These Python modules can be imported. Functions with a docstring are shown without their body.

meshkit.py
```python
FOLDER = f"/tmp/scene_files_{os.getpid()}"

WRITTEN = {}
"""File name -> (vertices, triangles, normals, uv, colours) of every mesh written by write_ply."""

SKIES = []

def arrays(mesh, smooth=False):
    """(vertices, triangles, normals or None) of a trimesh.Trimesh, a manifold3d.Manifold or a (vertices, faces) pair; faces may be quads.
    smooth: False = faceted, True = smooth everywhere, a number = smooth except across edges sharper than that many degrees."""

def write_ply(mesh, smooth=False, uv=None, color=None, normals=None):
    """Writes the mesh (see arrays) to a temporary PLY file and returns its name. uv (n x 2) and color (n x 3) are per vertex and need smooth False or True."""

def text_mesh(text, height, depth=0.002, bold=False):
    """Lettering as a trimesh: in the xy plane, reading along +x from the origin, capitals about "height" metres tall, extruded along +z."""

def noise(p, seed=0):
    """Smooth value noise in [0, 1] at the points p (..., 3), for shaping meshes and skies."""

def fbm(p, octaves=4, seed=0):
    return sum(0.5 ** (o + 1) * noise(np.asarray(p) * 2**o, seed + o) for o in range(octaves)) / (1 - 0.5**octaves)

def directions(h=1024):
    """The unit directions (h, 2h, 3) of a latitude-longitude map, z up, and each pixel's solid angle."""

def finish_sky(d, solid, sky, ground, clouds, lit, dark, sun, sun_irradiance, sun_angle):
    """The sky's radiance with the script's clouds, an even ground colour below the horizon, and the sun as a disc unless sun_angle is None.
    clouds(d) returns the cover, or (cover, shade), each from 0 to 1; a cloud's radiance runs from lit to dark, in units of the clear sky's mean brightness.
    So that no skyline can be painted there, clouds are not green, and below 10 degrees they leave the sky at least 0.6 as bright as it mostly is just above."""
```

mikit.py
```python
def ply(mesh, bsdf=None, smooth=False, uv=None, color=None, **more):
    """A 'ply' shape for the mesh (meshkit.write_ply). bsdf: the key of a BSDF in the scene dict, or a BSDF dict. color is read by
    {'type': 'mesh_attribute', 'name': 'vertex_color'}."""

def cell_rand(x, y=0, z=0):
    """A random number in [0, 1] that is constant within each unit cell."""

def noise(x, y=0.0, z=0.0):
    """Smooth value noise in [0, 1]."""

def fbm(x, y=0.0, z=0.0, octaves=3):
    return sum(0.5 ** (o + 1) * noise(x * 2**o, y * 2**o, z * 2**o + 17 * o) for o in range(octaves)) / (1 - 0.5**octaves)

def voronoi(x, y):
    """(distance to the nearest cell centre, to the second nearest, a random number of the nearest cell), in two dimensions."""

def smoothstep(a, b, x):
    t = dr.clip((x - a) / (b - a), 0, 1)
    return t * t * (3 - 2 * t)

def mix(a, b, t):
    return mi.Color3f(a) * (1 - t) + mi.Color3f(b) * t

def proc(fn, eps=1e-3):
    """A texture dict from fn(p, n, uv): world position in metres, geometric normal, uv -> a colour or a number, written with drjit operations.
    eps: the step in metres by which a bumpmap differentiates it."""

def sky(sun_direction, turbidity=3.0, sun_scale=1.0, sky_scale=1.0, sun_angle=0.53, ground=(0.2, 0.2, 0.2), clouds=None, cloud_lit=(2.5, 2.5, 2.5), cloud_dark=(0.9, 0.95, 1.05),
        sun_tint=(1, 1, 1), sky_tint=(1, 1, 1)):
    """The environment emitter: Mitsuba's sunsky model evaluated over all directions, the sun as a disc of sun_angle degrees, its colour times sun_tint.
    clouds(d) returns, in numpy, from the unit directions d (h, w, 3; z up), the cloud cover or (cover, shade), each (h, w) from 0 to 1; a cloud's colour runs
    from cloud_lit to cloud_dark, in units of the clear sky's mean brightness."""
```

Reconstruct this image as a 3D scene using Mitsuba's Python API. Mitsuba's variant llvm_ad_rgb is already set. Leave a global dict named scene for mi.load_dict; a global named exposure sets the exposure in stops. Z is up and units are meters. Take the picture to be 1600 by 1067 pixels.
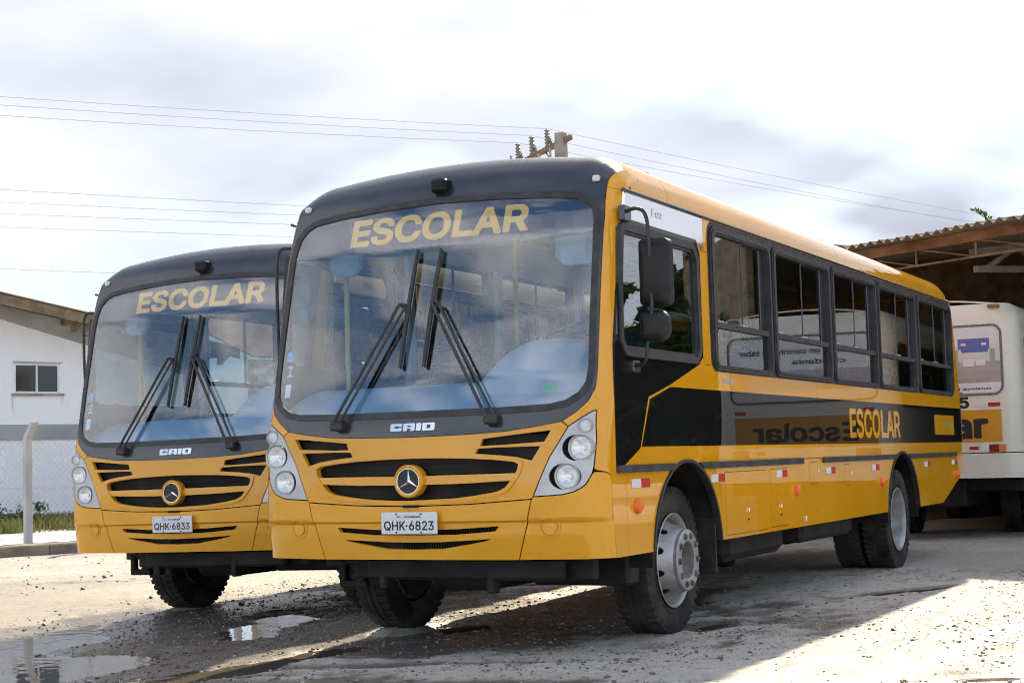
import math, random
import numpy as np, trimesh, shapely
from shapely.geometry import Polygon, box, LineString, Point
from shapely import affinity
from shapely.ops import unary_union
import drjit as dr
import mitsuba as mi
import mikit, meshkit
from mikit import proc, noise, fbm, voronoi, cell_rand, smoothstep, mix

random.seed(7); np.random.seed(7)
rng = np.random.default_rng(7)
T = mi.ScalarTransform4f
scene, labels = {}, {}

# ------------------------------------------------------------------ camera, sky, exposure
CAM = np.array([5.142, -8.811, 1.202])
yaw, pitch, roll = math.radians(-26.777), math.radians(4.193), math.radians(-1.612)
fwd = np.array([math.sin(yaw) * math.cos(pitch), math.cos(yaw) * math.cos(pitch), math.sin(pitch)])
rt0 = np.array([math.cos(yaw), -math.sin(yaw), 0.0]); up0 = np.cross(rt0, fwd)
up = up0 * math.cos(roll) - rt0 * math.sin(roll)
scene['camera'] = {'type': 'perspective', 'fov': 2 * math.degrees(math.atan(800 / 2519.6)), 'fov_axis': 'x', 'near_clip': 0.1, 'far_clip': 3000.0,
                   'to_world': T().look_at(origin=CAM.tolist(), target=(CAM + fwd).tolist(), up=up.tolist())}
SUN = np.array([-0.30, 1.40, 1.0]); SUN = SUN / np.linalg.norm(SUN)
exposure = 2.75


def clouds(d):
    q = d * np.array([1.0, 1.0, 2.4])
    a = meshkit.fbm(q * 2.3 + 19.5, 5, 3)
    b = meshkit.fbm(q * 6.5 + 11.3, 4, 9)
    cover = np.clip(0.30 + (0.7 * a + 0.3 * b - 0.46) * 7.0, 0.0, 1.0)
    h = d[..., :2] / (np.linalg.norm(d[..., :2], axis=-1, keepdims=True) + 1e-9)
    back = np.clip(0.5 + 0.5 * (h @ (SUN[:2] / np.linalg.norm(SUN[:2]))), 0, 1)    # towards the sun clouds show their shaded side
    shade = 0.08 + 0.82 * back + (0.5 - meshkit.fbm(q * 3.4 + 64.6, 6, 5)) * 1.05
    glow = np.clip(d @ SUN, 0, 1); glow = np.maximum(glow ** 34, .55 * glow ** 11)   # but thin cloud right round the sun shines through
    return np.clip(cover + .55 * back ** 2, 0, 1), np.clip(shade - glow, 0, 1)


scene['sky'] = mikit.sky(SUN.tolist(), turbidity=3.0, sun_scale=1.15, sun_tint=(0.97, 1.0, 1.03), sun_angle=1.0, clouds=clouds, cloud_lit=(3.3, 3.3, 3.4), cloud_dark=(0.88, 0.96, 1.17))


# ------------------------------------------------------------------ materials
def mat(name, base, rough=0.5, metal=0.0, coat=0.0, spec=0.5, **more):
    b = base if isinstance(base, dict) else {'type': 'rgb', 'value': list(base)}
    r = rough if isinstance(rough, dict) else float(rough)
    d = {'type': 'principled', 'base_color': b, 'roughness': r, 'metallic': float(metal), 'specular': float(spec)}
    if coat:
        d['clearcoat'] = float(coat); d['clearcoat_gloss'] = 0.96
    d.update(more)
    scene[name] = {'type': 'twosided', 'bsdf': d}
    return name


def mottled(c0, c1, f, oct=3):
    return proc(lambda p, n, uv: mix(c0, c1, smoothstep(0.3, 0.7, fbm(p.x * f, p.y * f, p.z * f, oct))))


def paint(name, tex, wave=0.0007, ior=1.58):
    """Lacquered sheet metal: a clear coat over colour, faintly wavy like pressed panels."""
    scene[name] = {'type': 'twosided', 'bsdf': {'type': 'bumpmap', 'arbitrary': proc(lambda p, n, uv: wave * fbm(p.x * 2.6, p.y * 2.6, p.z * 2.6, 2), 4e-3), 'scale': 1.0,
                   'bsdf': {'type': 'plastic', 'int_ior': ior, 'nonlinear': False, 'diffuse_reflectance': tex if isinstance(tex, dict) else {'type': 'rgb', 'value': list(tex)}}}}


paint('m_yellow', mottled((0.70, 0.322, 0.012), (0.74, 0.346, 0.015), 1.7))
scene['m_black_gloss'] = {'type': 'twosided', 'bsdf': {'type': 'bumpmap', 'arbitrary': proc(lambda p, n, uv: 0.0015 * fbm(p.x * 1.3, p.y * 1.3, p.z * 1.3, 2), 4e-3), 'scale': 1.0, 'bsdf': {'type': 'plastic', 'int_ior': 1.29, 'diffuse_reflectance': {'type': 'rgb', 'value': [0.010, 0.010, 0.011]}}}}
mat('m_black_plastic', mottled((0.010, 0.010, 0.012), (0.016, 0.016, 0.019), 9.0), 0.5, spec=0.3)
mat('m_charcoal', mottled((0.020, 0.021, 0.027), (0.026, 0.027, 0.034), 9.0), 0.24, spec=0.9)
mat('m_rubber', mottled((0.018, 0.018, 0.019), (0.034, 0.033, 0.034), 14.0), 0.5)
mat('m_frame', mottled((0.028, 0.029, 0.031), (0.044, 0.044, 0.047), 8.0), 0.5, spec=0.35)
mat('m_tyre', mottled((0.016, 0.015, 0.015), (0.046, 0.041, 0.036), 6.0, 4), 0.8, spec=0.3)
mat('m_under', mottled((0.008, 0.008, 0.008), (0.022, 0.019, 0.017), 5.0), 0.7, spec=0.3)
mat('m_chassis', mottled((0.008, 0.008, 0.008), (0.020, 0.018, 0.016), 7.0), 0.65, spec=0.3)
mat('m_silver', mottled((0.42, 0.42, 0.44), (0.52, 0.52, 0.55), 5.0), 0.38, metal=0.55)
mat('m_rim', mottled((0.26, 0.25, 0.245), (0.46, 0.46, 0.48), 7.0, 4), 0.42, metal=0.5)
mat('m_chrome', (0.80, 0.80, 0.82), 0.12, metal=1.0)
mat('m_mirror_panel', (0.72, 0.72, 0.74), 0.05, metal=1.0)
mat('m_reflector', (0.86, 0.87, 0.88), 0.34, metal=0.8)
mat('m_white_plastic', (0.72, 0.73, 0.75), 0.4)
mat('m_plate', (0.66, 0.67, 0.69), 0.35)
mat('m_ink', (0.012, 0.012, 0.014), 0.5)
mat('m_letter_yellow', (0.92, 0.44, 0.04), 0.5)
mat('m_banner', (0.012, 0.013, 0.040), 0.5, spec=0.2)
mat('m_orange_lens', (0.80, 0.15, 0.010), 0.3)
mat('m_red', (0.45, 0.015, 0.018), 0.3)
mat('m_reflex_white', (0.62, 0.63, 0.66), 0.3)
mat('m_seat', mottled((0.075, 0.125, 0.20), (0.10, 0.16, 0.25), 12.0), 0.8)
mat('m_dash', mottled((0.22, 0.30, 0.38), (0.26, 0.34, 0.42), 3.0), 0.5)
mat('m_lining', (0.46, 0.55, 0.63), 0.6)
mat('m_ceiling', (0.55, 0.57, 0.58), 0.6)
mat('m_floor', (0.08, 0.08, 0.085), 0.7)
mat('m_pole_yellow', (0.62, 0.45, 0.06), 0.4)
mat('m_green_sticker', (0.03, 0.35, 0.12), 0.5)
mat('m_blue_sticker', (0.05, 0.25, 0.55), 0.5)
scene['g_windshield'] = {'type': 'thindielectric', 'int_ior': 1.88, 'specular_transmittance': {'type': 'rgb', 'value': [0.72, 0.88, 0.98]}}
scene['g_side'] = {'type': 'thindielectric', 'int_ior': 1.7, 'specular_transmittance': {'type': 'rgb', 'value': [0.22, 0.26, 0.26]}}
scene['g_lens'] = {'type': 'thindielectric', 'int_ior': 1.5}
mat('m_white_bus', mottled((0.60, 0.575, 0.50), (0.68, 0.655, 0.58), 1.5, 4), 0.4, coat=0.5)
mat('m_rubber_grey', (0.13, 0.125, 0.12), 0.6)
mat('m_poster_sky', proc(lambda p, n, uv: mix((0.46, 0.47, 0.50), (0.60, 0.60, 0.63), fbm(p.x * 1.5, p.z * 3.0, 1.0, 3))), 0.35)
mat('m_poster_ground', proc(lambda p, n, uv: mix((0.24, 0.20, 0.22), (0.42, 0.37, 0.39), fbm(p.x * 3, p.z * 9, 2.0, 3))), 0.35)
mat('m_poster_white', (0.62, 0.62, 0.66), 0.35)
mat('m_poster_blue', (0.055, 0.11, 0.36), 0.35)
mat('m_poster_green', (0.26, 0.34, 0.28), 0.35)
mat('m_poster_aqua', (0.10, 0.36, 0.62), 0.35)
mat('m_orange_band', (0.56, 0.25, 0.018), 0.4)
mat('m_tail_amber', (0.55, 0.20, 0.05), 0.2, coat=1.0)
mat('m_tail_red', (0.22, 0.012, 0.016), 0.2, coat=1.0)
mat('m_dark_glass', (0.012, 0.014, 0.014), 0.05, coat=1.0)


# ------------------------------------------------------------------ mesh helpers
def cat(*ms):
    ms = [m for m in ms if m is not None]
    return trimesh.util.concatenate(ms)


def cbox(x0, x1, y0, y1, z0, z1, c=0.01):
    c = min(c, (x1 - x0) * .45, (y1 - y0) * .45, (z1 - z0) * .45)
    pts = []
    for sx in (0, 1):
        for sy in (0, 1):
            for sz in (0, 1):
                X, Y, Z = (x0, x1)[sx], (y0, y1)[sy], (z0, z1)[sz]
                dx, dy, dz = (c, -c)[sx], (c, -c)[sy], (c, -c)[sz]
                pts += [(X, Y + dy, Z + dz), (X + dx, Y, Z + dz), (X + dx, Y + dy, Z)]
    return trimesh.Trimesh(pts).convex_hull


def tube(pts, r, n=8, cap=True, smooth_path=0):
    p = np.asarray(pts, float)
    if smooth_path:
        for _ in range(smooth_path):
            q = [p[0]]
            for a, b in zip(p[:-1], p[1:]):
                q += [a * .75 + b * .25, a * .25 + b * .75]
            q.append(p[-1]); p = np.array(q)
    t = np.gradient(p, axis=0); t /= np.linalg.norm(t, axis=1, keepdims=True) + 1e-12
    ref = np.array([0, 0, 1.0]) if abs(t[0][2]) < 0.9 else np.array([1.0, 0, 0])
    V = []
    for k in range(len(p)):
        a = np.cross(t[k], ref); a /= np.linalg.norm(a) + 1e-12
        b = np.cross(t[k], a); ref = -np.cross(t[k], a) if False else ref
        an = np.arange(n) * 2 * np.pi / n
        rr = r[k] if np.ndim(r) else r
        V.append(p[k] + rr * (np.cos(an)[:, None] * a + np.sin(an)[:, None] * b))
    V = np.vstack(V); F = []
    for k in range(len(p) - 1):
        for j in range(n):
            a, b = k * n + j, k * n + (j + 1) % n
            F += [(a, b, b + n), (a, b + n, a + n)]
    if cap:
        V = np.vstack([V, p[0], p[-1]]); c0, c1 = len(V) - 2, len(V) - 1
        for j in range(n):
            F += [(c0, (j + 1) % n, j), (c1, (len(p) - 1) * n + j, (len(p) - 1) * n + (j + 1) % n)]
    m = trimesh.Trimesh(V, F, process=False)
    if m.volume < 0: m.invert()
    return m


def lathe(prof, n=48, axis='z'):
    """prof: (r, h) pairs."""
    prof = np.asarray(prof, float); an = np.arange(n) * 2 * np.pi / n
    V = np.stack([prof[:, None, 0] * np.cos(an), prof[:, None, 0] * np.sin(an), np.broadcast_to(prof[:, None, 1], (len(prof), n))], -1).reshape(-1, 3)
    F = []
    for k in range(len(prof) - 1):
        for j in range(n):
            a, b = k * n + j, k * n + (j + 1) % n
            F += [(a, b, b + n), (a, b + n, a + n)]
    if axis == 'x': V = V[:, [2, 0, 1]]
    if axis == 'y': V = V[:, [1, 2, 0]]
    return trimesh.Trimesh(V, F, process=False)


def mirror(m):
    v = np.array(m.vertices) * [-1, 1, 1]
    return trimesh.Trimesh(v, np.array(m.faces)[:, ::-1], process=False)


def moved(m, d):
    m = m.copy(); m.apply_translation(d); return m


def rot(m, deg, axis, about=(0, 0, 0)):
    m = m.copy(); m.apply_transform(trimesh.transformations.rotation_matrix(math.radians(deg), axis, about)); return m


def polys(g):
    if g.is_empty: return []
    return [q for q in getattr(g, 'geoms', [g]) if q.geom_type == 'Polygon' and q.area > 1e-8]


def mpanel(poly, fn, cell=0.06, thick=0.02, off=0.0, ucuts=(), vcuts=()):
    """A polygon of (u, v) laid on the surface fn(u, v) with a thickness inwards."""
    x0, y0, x1, y1 = poly.bounds
    us = np.unique(np.round(np.concatenate([np.linspace(x0, x1, max(2, int((x1 - x0) / cell) + 2)), [c for c in ucuts if x0 < c < x1]]), 6))
    vs = np.unique(np.round(np.concatenate([np.linspace(y0, y1, max(2, int((y1 - y0) / cell) + 2)), [c for c in vcuts if y0 < c < y1]]), 6))
    shapely.prepare(poly)
    U0, V0 = np.meshgrid(us[:-1], vs[:-1], indexing='ij'); U1, V1 = np.meshgrid(us[1:], vs[1:], indexing='ij')
    cells = shapely.box(U0.ravel(), V0.ravel(), U1.ravel(), V1.ravel())
    inside = shapely.contains(poly, cells); touch = shapely.intersects(poly, cells) & ~inside
    V, F = [], []
    n = 0
    for a, b, c, d in zip(U0.ravel()[inside], V0.ravel()[inside], U1.ravel()[inside], V1.ravel()[inside]):
        V += [(a, b), (c, b), (c, d), (a, d)]; F += [(n, n + 1, n + 2), (n, n + 2, n + 3)]; n += 4
    for g in shapely.intersection(poly, cells[touch]):
        for q in polys(g):
            v, f = trimesh.creation.triangulate_polygon(q, engine='earcut')
            v, f = np.asarray(v), np.asarray(f)
            e1, e2 = v[f[:, 1]] - v[f[:, 0]], v[f[:, 2]] - v[f[:, 0]]
            neg = (e1[:, 0] * e2[:, 1] - e1[:, 1] * e2[:, 0]) < 0
            f[neg] = f[neg][:, ::-1]
            V += [tuple(r) for r in v]; F += [tuple(r + n) for r in f]; n += len(v)
    V = np.array(V); F = np.array(F)
    key, inv = np.unique(np.round(V, 5), axis=0, return_inverse=True)
    F = inv.reshape(-1)[F]; F = F[(F[:, 0] != F[:, 1]) & (F[:, 1] != F[:, 2]) & (F[:, 0] != F[:, 2])]
    u, v = key[:, 0], key[:, 1]
    h = 2e-3
    P = fn(u, v); N = np.cross(fn(u + h, v) - fn(u - h, v), fn(u, v + h) - fn(u, v - h))
    N /= np.linalg.norm(N, axis=1, keepdims=True) + 1e-12
    top = P + N * off
    if not thick:
        return trimesh.Trimesh(top, F, process=False)
    E = np.vstack([F[:, [0, 1]], F[:, [1, 2]], F[:, [2, 0]]])
    code = E.min(1) * len(key) + E.max(1)
    _, first, cnt = np.unique(code, return_index=True, return_counts=True)
    B = E[first[cnt == 1]]
    m = len(key)
    walls = np.vstack([np.stack([B[:, 0], B[:, 0] + m, B[:, 1] + m], 1), np.stack([B[:, 0], B[:, 1] + m, B[:, 1]], 1)])
    return trimesh.Trimesh(np.vstack([top, top - N * thick]), np.vstack([F, walls, F[:, ::-1] + m]), process=False)


def plane_x(x):
    return lambda u, v: np.stack([np.full(len(u), x), u, v], -1)


def rrect(u0, u1, v0, v1, r):
    return box(u0 + r, v0 + r, u1 - r, v1 - r).buffer(r, quad_segs=6)


def text_uv(text, u0, u1, v0, v1, depth=0.003, bold=False, fat=0.0):
    """Lettering stretched into the box (u0..u1, v0..v1); returns a mesh in (u, v, w). fat thickens the strokes, as a share of the letters' height."""
    m = meshkit.text_mesh(text, 0.2, depth, bold)
    if fat:
        v, f = np.array(m.vertices), np.array(m.faces)
        f = f[(v[f][:, :, 2] > depth * .5).all(1)]
        g = unary_union([Polygon(t) for t in v[f][:, :, :2]]).buffer(.2 * fat, join_style=2, mitre_limit=2).simplify(.0008)
        m = trimesh.util.concatenate([trimesh.creation.extrude_polygon(q, depth, engine='earcut') for q in polys(g)])
    lo, hi = m.bounds
    v = np.array(m.vertices)
    v[:, 0] = u0 + (v[:, 0] - lo[0]) / (hi[0] - lo[0]) * (u1 - u0)
    v[:, 1] = v0 + (v[:, 1] - lo[1]) / (hi[1] - lo[1]) * (v1 - v0)
    return trimesh.Trimesh(v, m.faces, process=False)


def lay(m, fn, off):
    v = np.array(m.vertices); u, w = v[:, 0], v[:, 1]; h = 2e-3
    P = fn(u, w); N = np.cross(fn(u + h, w) - fn(u - h, w), fn(u, w + h) - fn(u, w - h)); N /= np.linalg.norm(N, axis=1, keepdims=True)
    return trimesh.Trimesh(P + N * (off + v[:, 2:3]), m.faces, process=False)


used = set()


def free(name):
    if name not in used:
        used.add(name); return name
    k = 1
    while f'{name}_{k:03d}' in used: k += 1
    used.add(f'{name}_{k:03d}'); return f'{name}_{k:03d}'


def put(key, mesh, m, smooth=30, **lab):
    key = free(key)
    scene[key] = mikit.ply(mesh, m, smooth=smooth)
    if lab: labels[key] = lab
    return key


def structure(key, mesh, m, smooth=30, label=None):
    k = put(key, mesh, m, smooth)
    labels[k] = {'kind': 'structure', 'category': key.replace('_', ' ')}
    if label: labels[k]['label'] = label
    return k


def group_thing(key, label, category, group=None):
    key = free(key)
    labels[key] = {'label': label, 'category': category}
    if group: labels[key]['group'] = group
    return key


# ------------------------------------------------------------------ ground
G_X = [-400, -16, -8, -4.4, -3.4, -2.2, -1.2, -0.6, 2.0, 400]
G_Z = [-.12, -.12, -.11, -.092, -.078, -.052, -.022, -.004, 0.0, 0.0]
g_ramp = lambda x: np.interp(x, G_X, G_Z)
# shallow hollows that hold water: centre x, y, half length, half width, heading of the long axis (degrees from +y), depth
RUTS = [(-8, 6.2, .89, .45, .13, .030), (-8, 8.0, .89, .45, .13, .030), (-6.5, 3.6, .93, .36, .14, .026), (3.1, 2, .16, .987, .13, .026), (2.55, 2, .16, .987, .11, .014), (-.2, -1.2, .97, .24, .15, .022), (0, -.3, .95, .3, .13, .018)]      # tyre ruts: a point, direction, width, depth
TYRES = [(1.005, 1.479, 0), (-1.005, 1.479, 0), (1.06, 7.6, 0), (.76, 7.6, 0), (-1.06, 7.6, 0), (-.76, 7.6, 0), (-2.425, 3.437, -.062), (-4.435, 3.388, -.090), (-2.519, 9.558, -.061), (-2.819, 9.55, -.065), (-4.639, 9.506, -.0905), (-4.339, 9.513, -.086)]      # where the buses' tyres press into the ground
BASINS = [(-2.7, .3, 2.3, 1.9, .030), (-.3, 2.3, 1.3, 2.6, .024), (1.5, 3.6, 1.0, 2.6, .020), (-1.0, -1.4, 1.6, .9, .018), (3.4, .4, .9, 1.6, .016)]      # broad low places that stay damp
HOLLOWS = [(-2.55, -0.70, 1.45, 0.80, 12, .062), (-4.15, 1.25, 1.95, 0.50, -25, .066), (-2.75, 2.35, 1.1, 0.42, -20, .050), (-0.80, 1.90, 0.50, 0.28, 0, .050), (-0.96, -0.35, 1.3, 0.22, 3, .040),
           (1.85, 5.4, 0.8, 0.20, 25, .030), (1.12, 2.05, 0.55, 0.16, 0, .035), (3.4, 0.1, 0.30, 0.13, 60, .028)]


def hollow(x, y, k):
    cx, cy, a, b, hd, dep = HOLLOWS[k]
    s, c = math.sin(math.radians(hd)), math.cos(math.radians(hd))
    l = ((x - cx) * s + (y - cy) * c) / a; w = ((x - cx) * c - (y - cy) * s) / b
    return np.sqrt(l * l + w * w)


def ground_z(x, y):
    x, y = np.asarray(x, float), np.asarray(y, float)
    q = np.stack([x, y, np.zeros_like(x)], -1)
    near = np.clip(1.3 - np.hypot(x, y - 4) / 26, 0, 1)
    z = g_ramp(x)
    z = z + near * ((meshkit.fbm(q * [0.9, 0.45, 1], 3, 1) - .5) * .030 + (meshkit.fbm(q * [5, 2.6, 1], 4, 2) - .5) * .022 + (meshkit.noise(q * 19, 4) - .5) * .008)
    for (rx, ry, dx_, dy_, w_, dep) in RUTS:
        l = (x - rx) * dx_ + (y - ry) * dy_; t = (x - rx) * dy_ - (y - ry) * dx_ + .35 * np.sin(l * .22)
        amp = dep * np.clip(meshkit.fbm(np.stack([l * .35, np.full_like(l, rx), np.zeros_like(l)], -1), 3, 12) * 2.2 - .45, 0, 1)
        z = z - amp * (np.exp(-(t / w_) ** 2) - .55 * np.exp(-((np.abs(t) - 1.8 * w_) / (.7 * w_)) ** 2))
    for cx, cy, a, b, dep in BASINS:
        z = z - dep * np.clip(1.25 - np.hypot((x - cx) / a, (y - cy) / b) + (meshkit.fbm(q * 1.7 + cx, 3, 6) - .5) * .7, 0, .7) / .7
    for k, h in enumerate(HOLLOWS):
        d = hollow(x, y, k) + (meshkit.fbm(q * 2.6 + k, 3, 8) - .5) * .9
        z = z - h[5] * np.clip(1.15 - d, 0, 0.75) / 0.75
    for tx, ty, tz in TYRES:
        w = np.exp(-(np.hypot((x - tx) / .24, (y - ty) / .34)) ** 4)
        z = z * (1 - w) + (tz + .012 + (meshkit.noise(q * 14, 4) - .5) * .006) * w
    return z


def axis(dense0, dense1, step, mid0, mid1, mstep, far):
    a = np.arange(dense0, dense1 + 1e-9, step)
    b0 = np.arange(mid0, dense0 - 1e-9, mstep); b1 = np.arange(dense1 + mstep, mid1, mstep)
    g = [mid1 * 1.0]
    out = [mid1 + 1.0 * (1.35 ** k - 1) * 4 for k in range(1, 40)]
    lo = [mid0 - 1.0 * (1.35 ** k - 1) * 4 for k in range(1, 40)]
    return np.array(sorted([v for v in lo if v > -far] + [-far] + list(b0) + list(a) + list(b1) + [v for v in out if v < far] + [far]))


gx = axis(-6.0, 4.6, .042, -17, 12, .16, 1200.0); gy = axis(-2.6, 7.0, .045, -9, 22, .16, 1200.0)
GXX, GYY = np.meshgrid(gx, gy, indexing='ij')
gv = np.stack([GXX.ravel(), GYY.ravel(), ground_z(GXX.ravel(), GYY.ravel())], -1)
ii, jj = np.meshgrid(np.arange(len(gx) - 1), np.arange(len(gy) - 1), indexing='ij')
a0 = (ii * len(gy) + jj).ravel(); gf = np.vstack([np.stack([a0, a0 + len(gy), a0 + len(gy) + 1], 1), np.stack([a0, a0 + len(gy) + 1, a0 + 1], 1)])


def ramp_dr(x):
    return -0.12 * smoothstep(0.2, -8.0, x)


def damp(p):
    n1 = fbm(p.x * 0.8 + 3, p.y * 0.35 + 9, 1.0, 4)
    low = smoothstep(0.0, -0.034, p.z - ramp_dr(p.x))
    return dr.clip(smoothstep(0.38, 0.62, n1 * 0.50 + low * 0.46), 0, 1)


def sand(p, n, uv):
    big = fbm(p.x * 0.35, p.y * 0.35, 0.0, 4)
    fine = fbm(p.x * 14, p.y * 9, 3.0, 4)
    grit = noise(p.x * 70, p.y * 55, 5.0)
    c = mix((0.245, 0.228, 0.200), (0.355, 0.332, 0.292), smoothstep(0.3, 0.7, big))
    c = mix(c, mi.Color3f(0.20, 0.165, 0.135), smoothstep(0.55, 0.75, fine) * 0.65)
    c = mix(c, mi.Color3f(0.13, 0.11, 0.10), smoothstep(0.80, 0.88, grit) * 0.6)
    c = mix(c, mi.Color3f(0.58, 0.54, 0.48), smoothstep(0.12, 0.04, grit) * 0.5)
    return c * (1 - 0.56 * damp(p))


mat('m_ground', proc(sand), proc(lambda p, n, uv: 0.80 - 0.46 * damp(p) + 0.1 * (noise(p.x * 30, p.y * 22, 2.0) - 0.5)), spec=0.5)
structure('ground', (gv, gf), 'm_ground', smooth=True, label='pale sandy gravel yard with damp patches and puddles')

scene['m_water'] = {'type': 'bumpmap', 'arbitrary': proc(lambda p, n, uv: 0.0010 * fbm(p.x * 7, p.y * 7, 1.0, 2)), 'scale': 1.0,
                    'bsdf': {'type': 'plastic', 'int_ior': 1.33, 'diffuse_reflectance': {'type': 'rgb', 'value': [0.115, 0.098, 0.076]}}}
for k, (cx, cy, a, b, hd, dep) in enumerate(HOLLOWS):
    an = np.linspace(0, 2 * np.pi, 40, endpoint=False); s, c = math.sin(math.radians(hd)), math.cos(math.radians(hd))
    l, w = 1.45 * a * np.cos(an), 1.45 * b * np.sin(an)
    X, Y = cx + l * s + w * c, cy + l * c - w * s
    z = float(g_ramp(cx)) - dep * 0.58 - max([0] + [bd * min(max(1.25 - math.hypot((cx - bx) / ba, (cy - by) / bb), 0), .7) / .7 for bx, by, ba, bb, bd in BASINS])
    v = np.vstack([np.stack([X, Y, np.full(40, z)], -1), [cx, cy, z]])
    f = [(40, (j + 1) % 40, j) for j in range(40)]
    m = trimesh.Trimesh(v, f, process=False)
    if m.face_normals[0][2] < 0: m.invert()
    structure('puddle', m, 'm_water', smooth=False)

# loose stones on the gravel yard
mat('m_stone', proc(lambda p, n, uv: mix((0.12, 0.105, 0.095), (0.44, 0.40, 0.35), cell_rand(p.x * 17, p.y * 17, 1.0))), 0.7)
mat('m_stone_dark', proc(lambda p, n, uv: mix((0.05, 0.045, 0.042), (0.16, 0.14, 0.125), cell_rand(p.x * 21, p.y * 21, 2.0))), 0.55)


def stones(n, x0, x1, y0, y1, r0, r1, seed, dens):
    r = np.random.default_rng(seed)
    X, Y = r.uniform(x0, x1, n), r.uniform(y0, y1, n)
    q = np.stack([X, Y, np.zeros(n)], -1)
    keep = meshkit.fbm(q * [1.1, .5, 1] + seed, 3, seed) + r.uniform(-.25, .25, n) > dens
    X, Y = X[keep], Y[keep]; n = len(X)
    Z = ground_z(X, Y)
    base = trimesh.creation.icosahedron()
    bv, bf = np.array(base.vertices), np.array(base.faces)
    R = r0 * (r1 / r0) ** (r.random(n) ** 3.6)
    sc = r.uniform(.6, 1.25, (n, 1, 3)) * [1, 1, .62]
    jit = r.uniform(.75, 1.2, (n, 12, 1))
    ang = r.uniform(0, 6.28, n); ca, sa = np.cos(ang)[:, None], np.sin(ang)[:, None]
    V = bv[None] * sc * jit * R[:, None, None]
    V = np.stack([V[..., 0] * ca - V[..., 1] * sa, V[..., 0] * sa + V[..., 1] * ca, V[..., 2]], -1) + np.stack([X, Y, Z + R * .18], -1)[:, None]
    F = bf[None] + (np.arange(n) * 12)[:, None, None]
    return trimesh.Trimesh(V.reshape(-1, 3), F.reshape(-1, 3), process=False)


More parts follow.
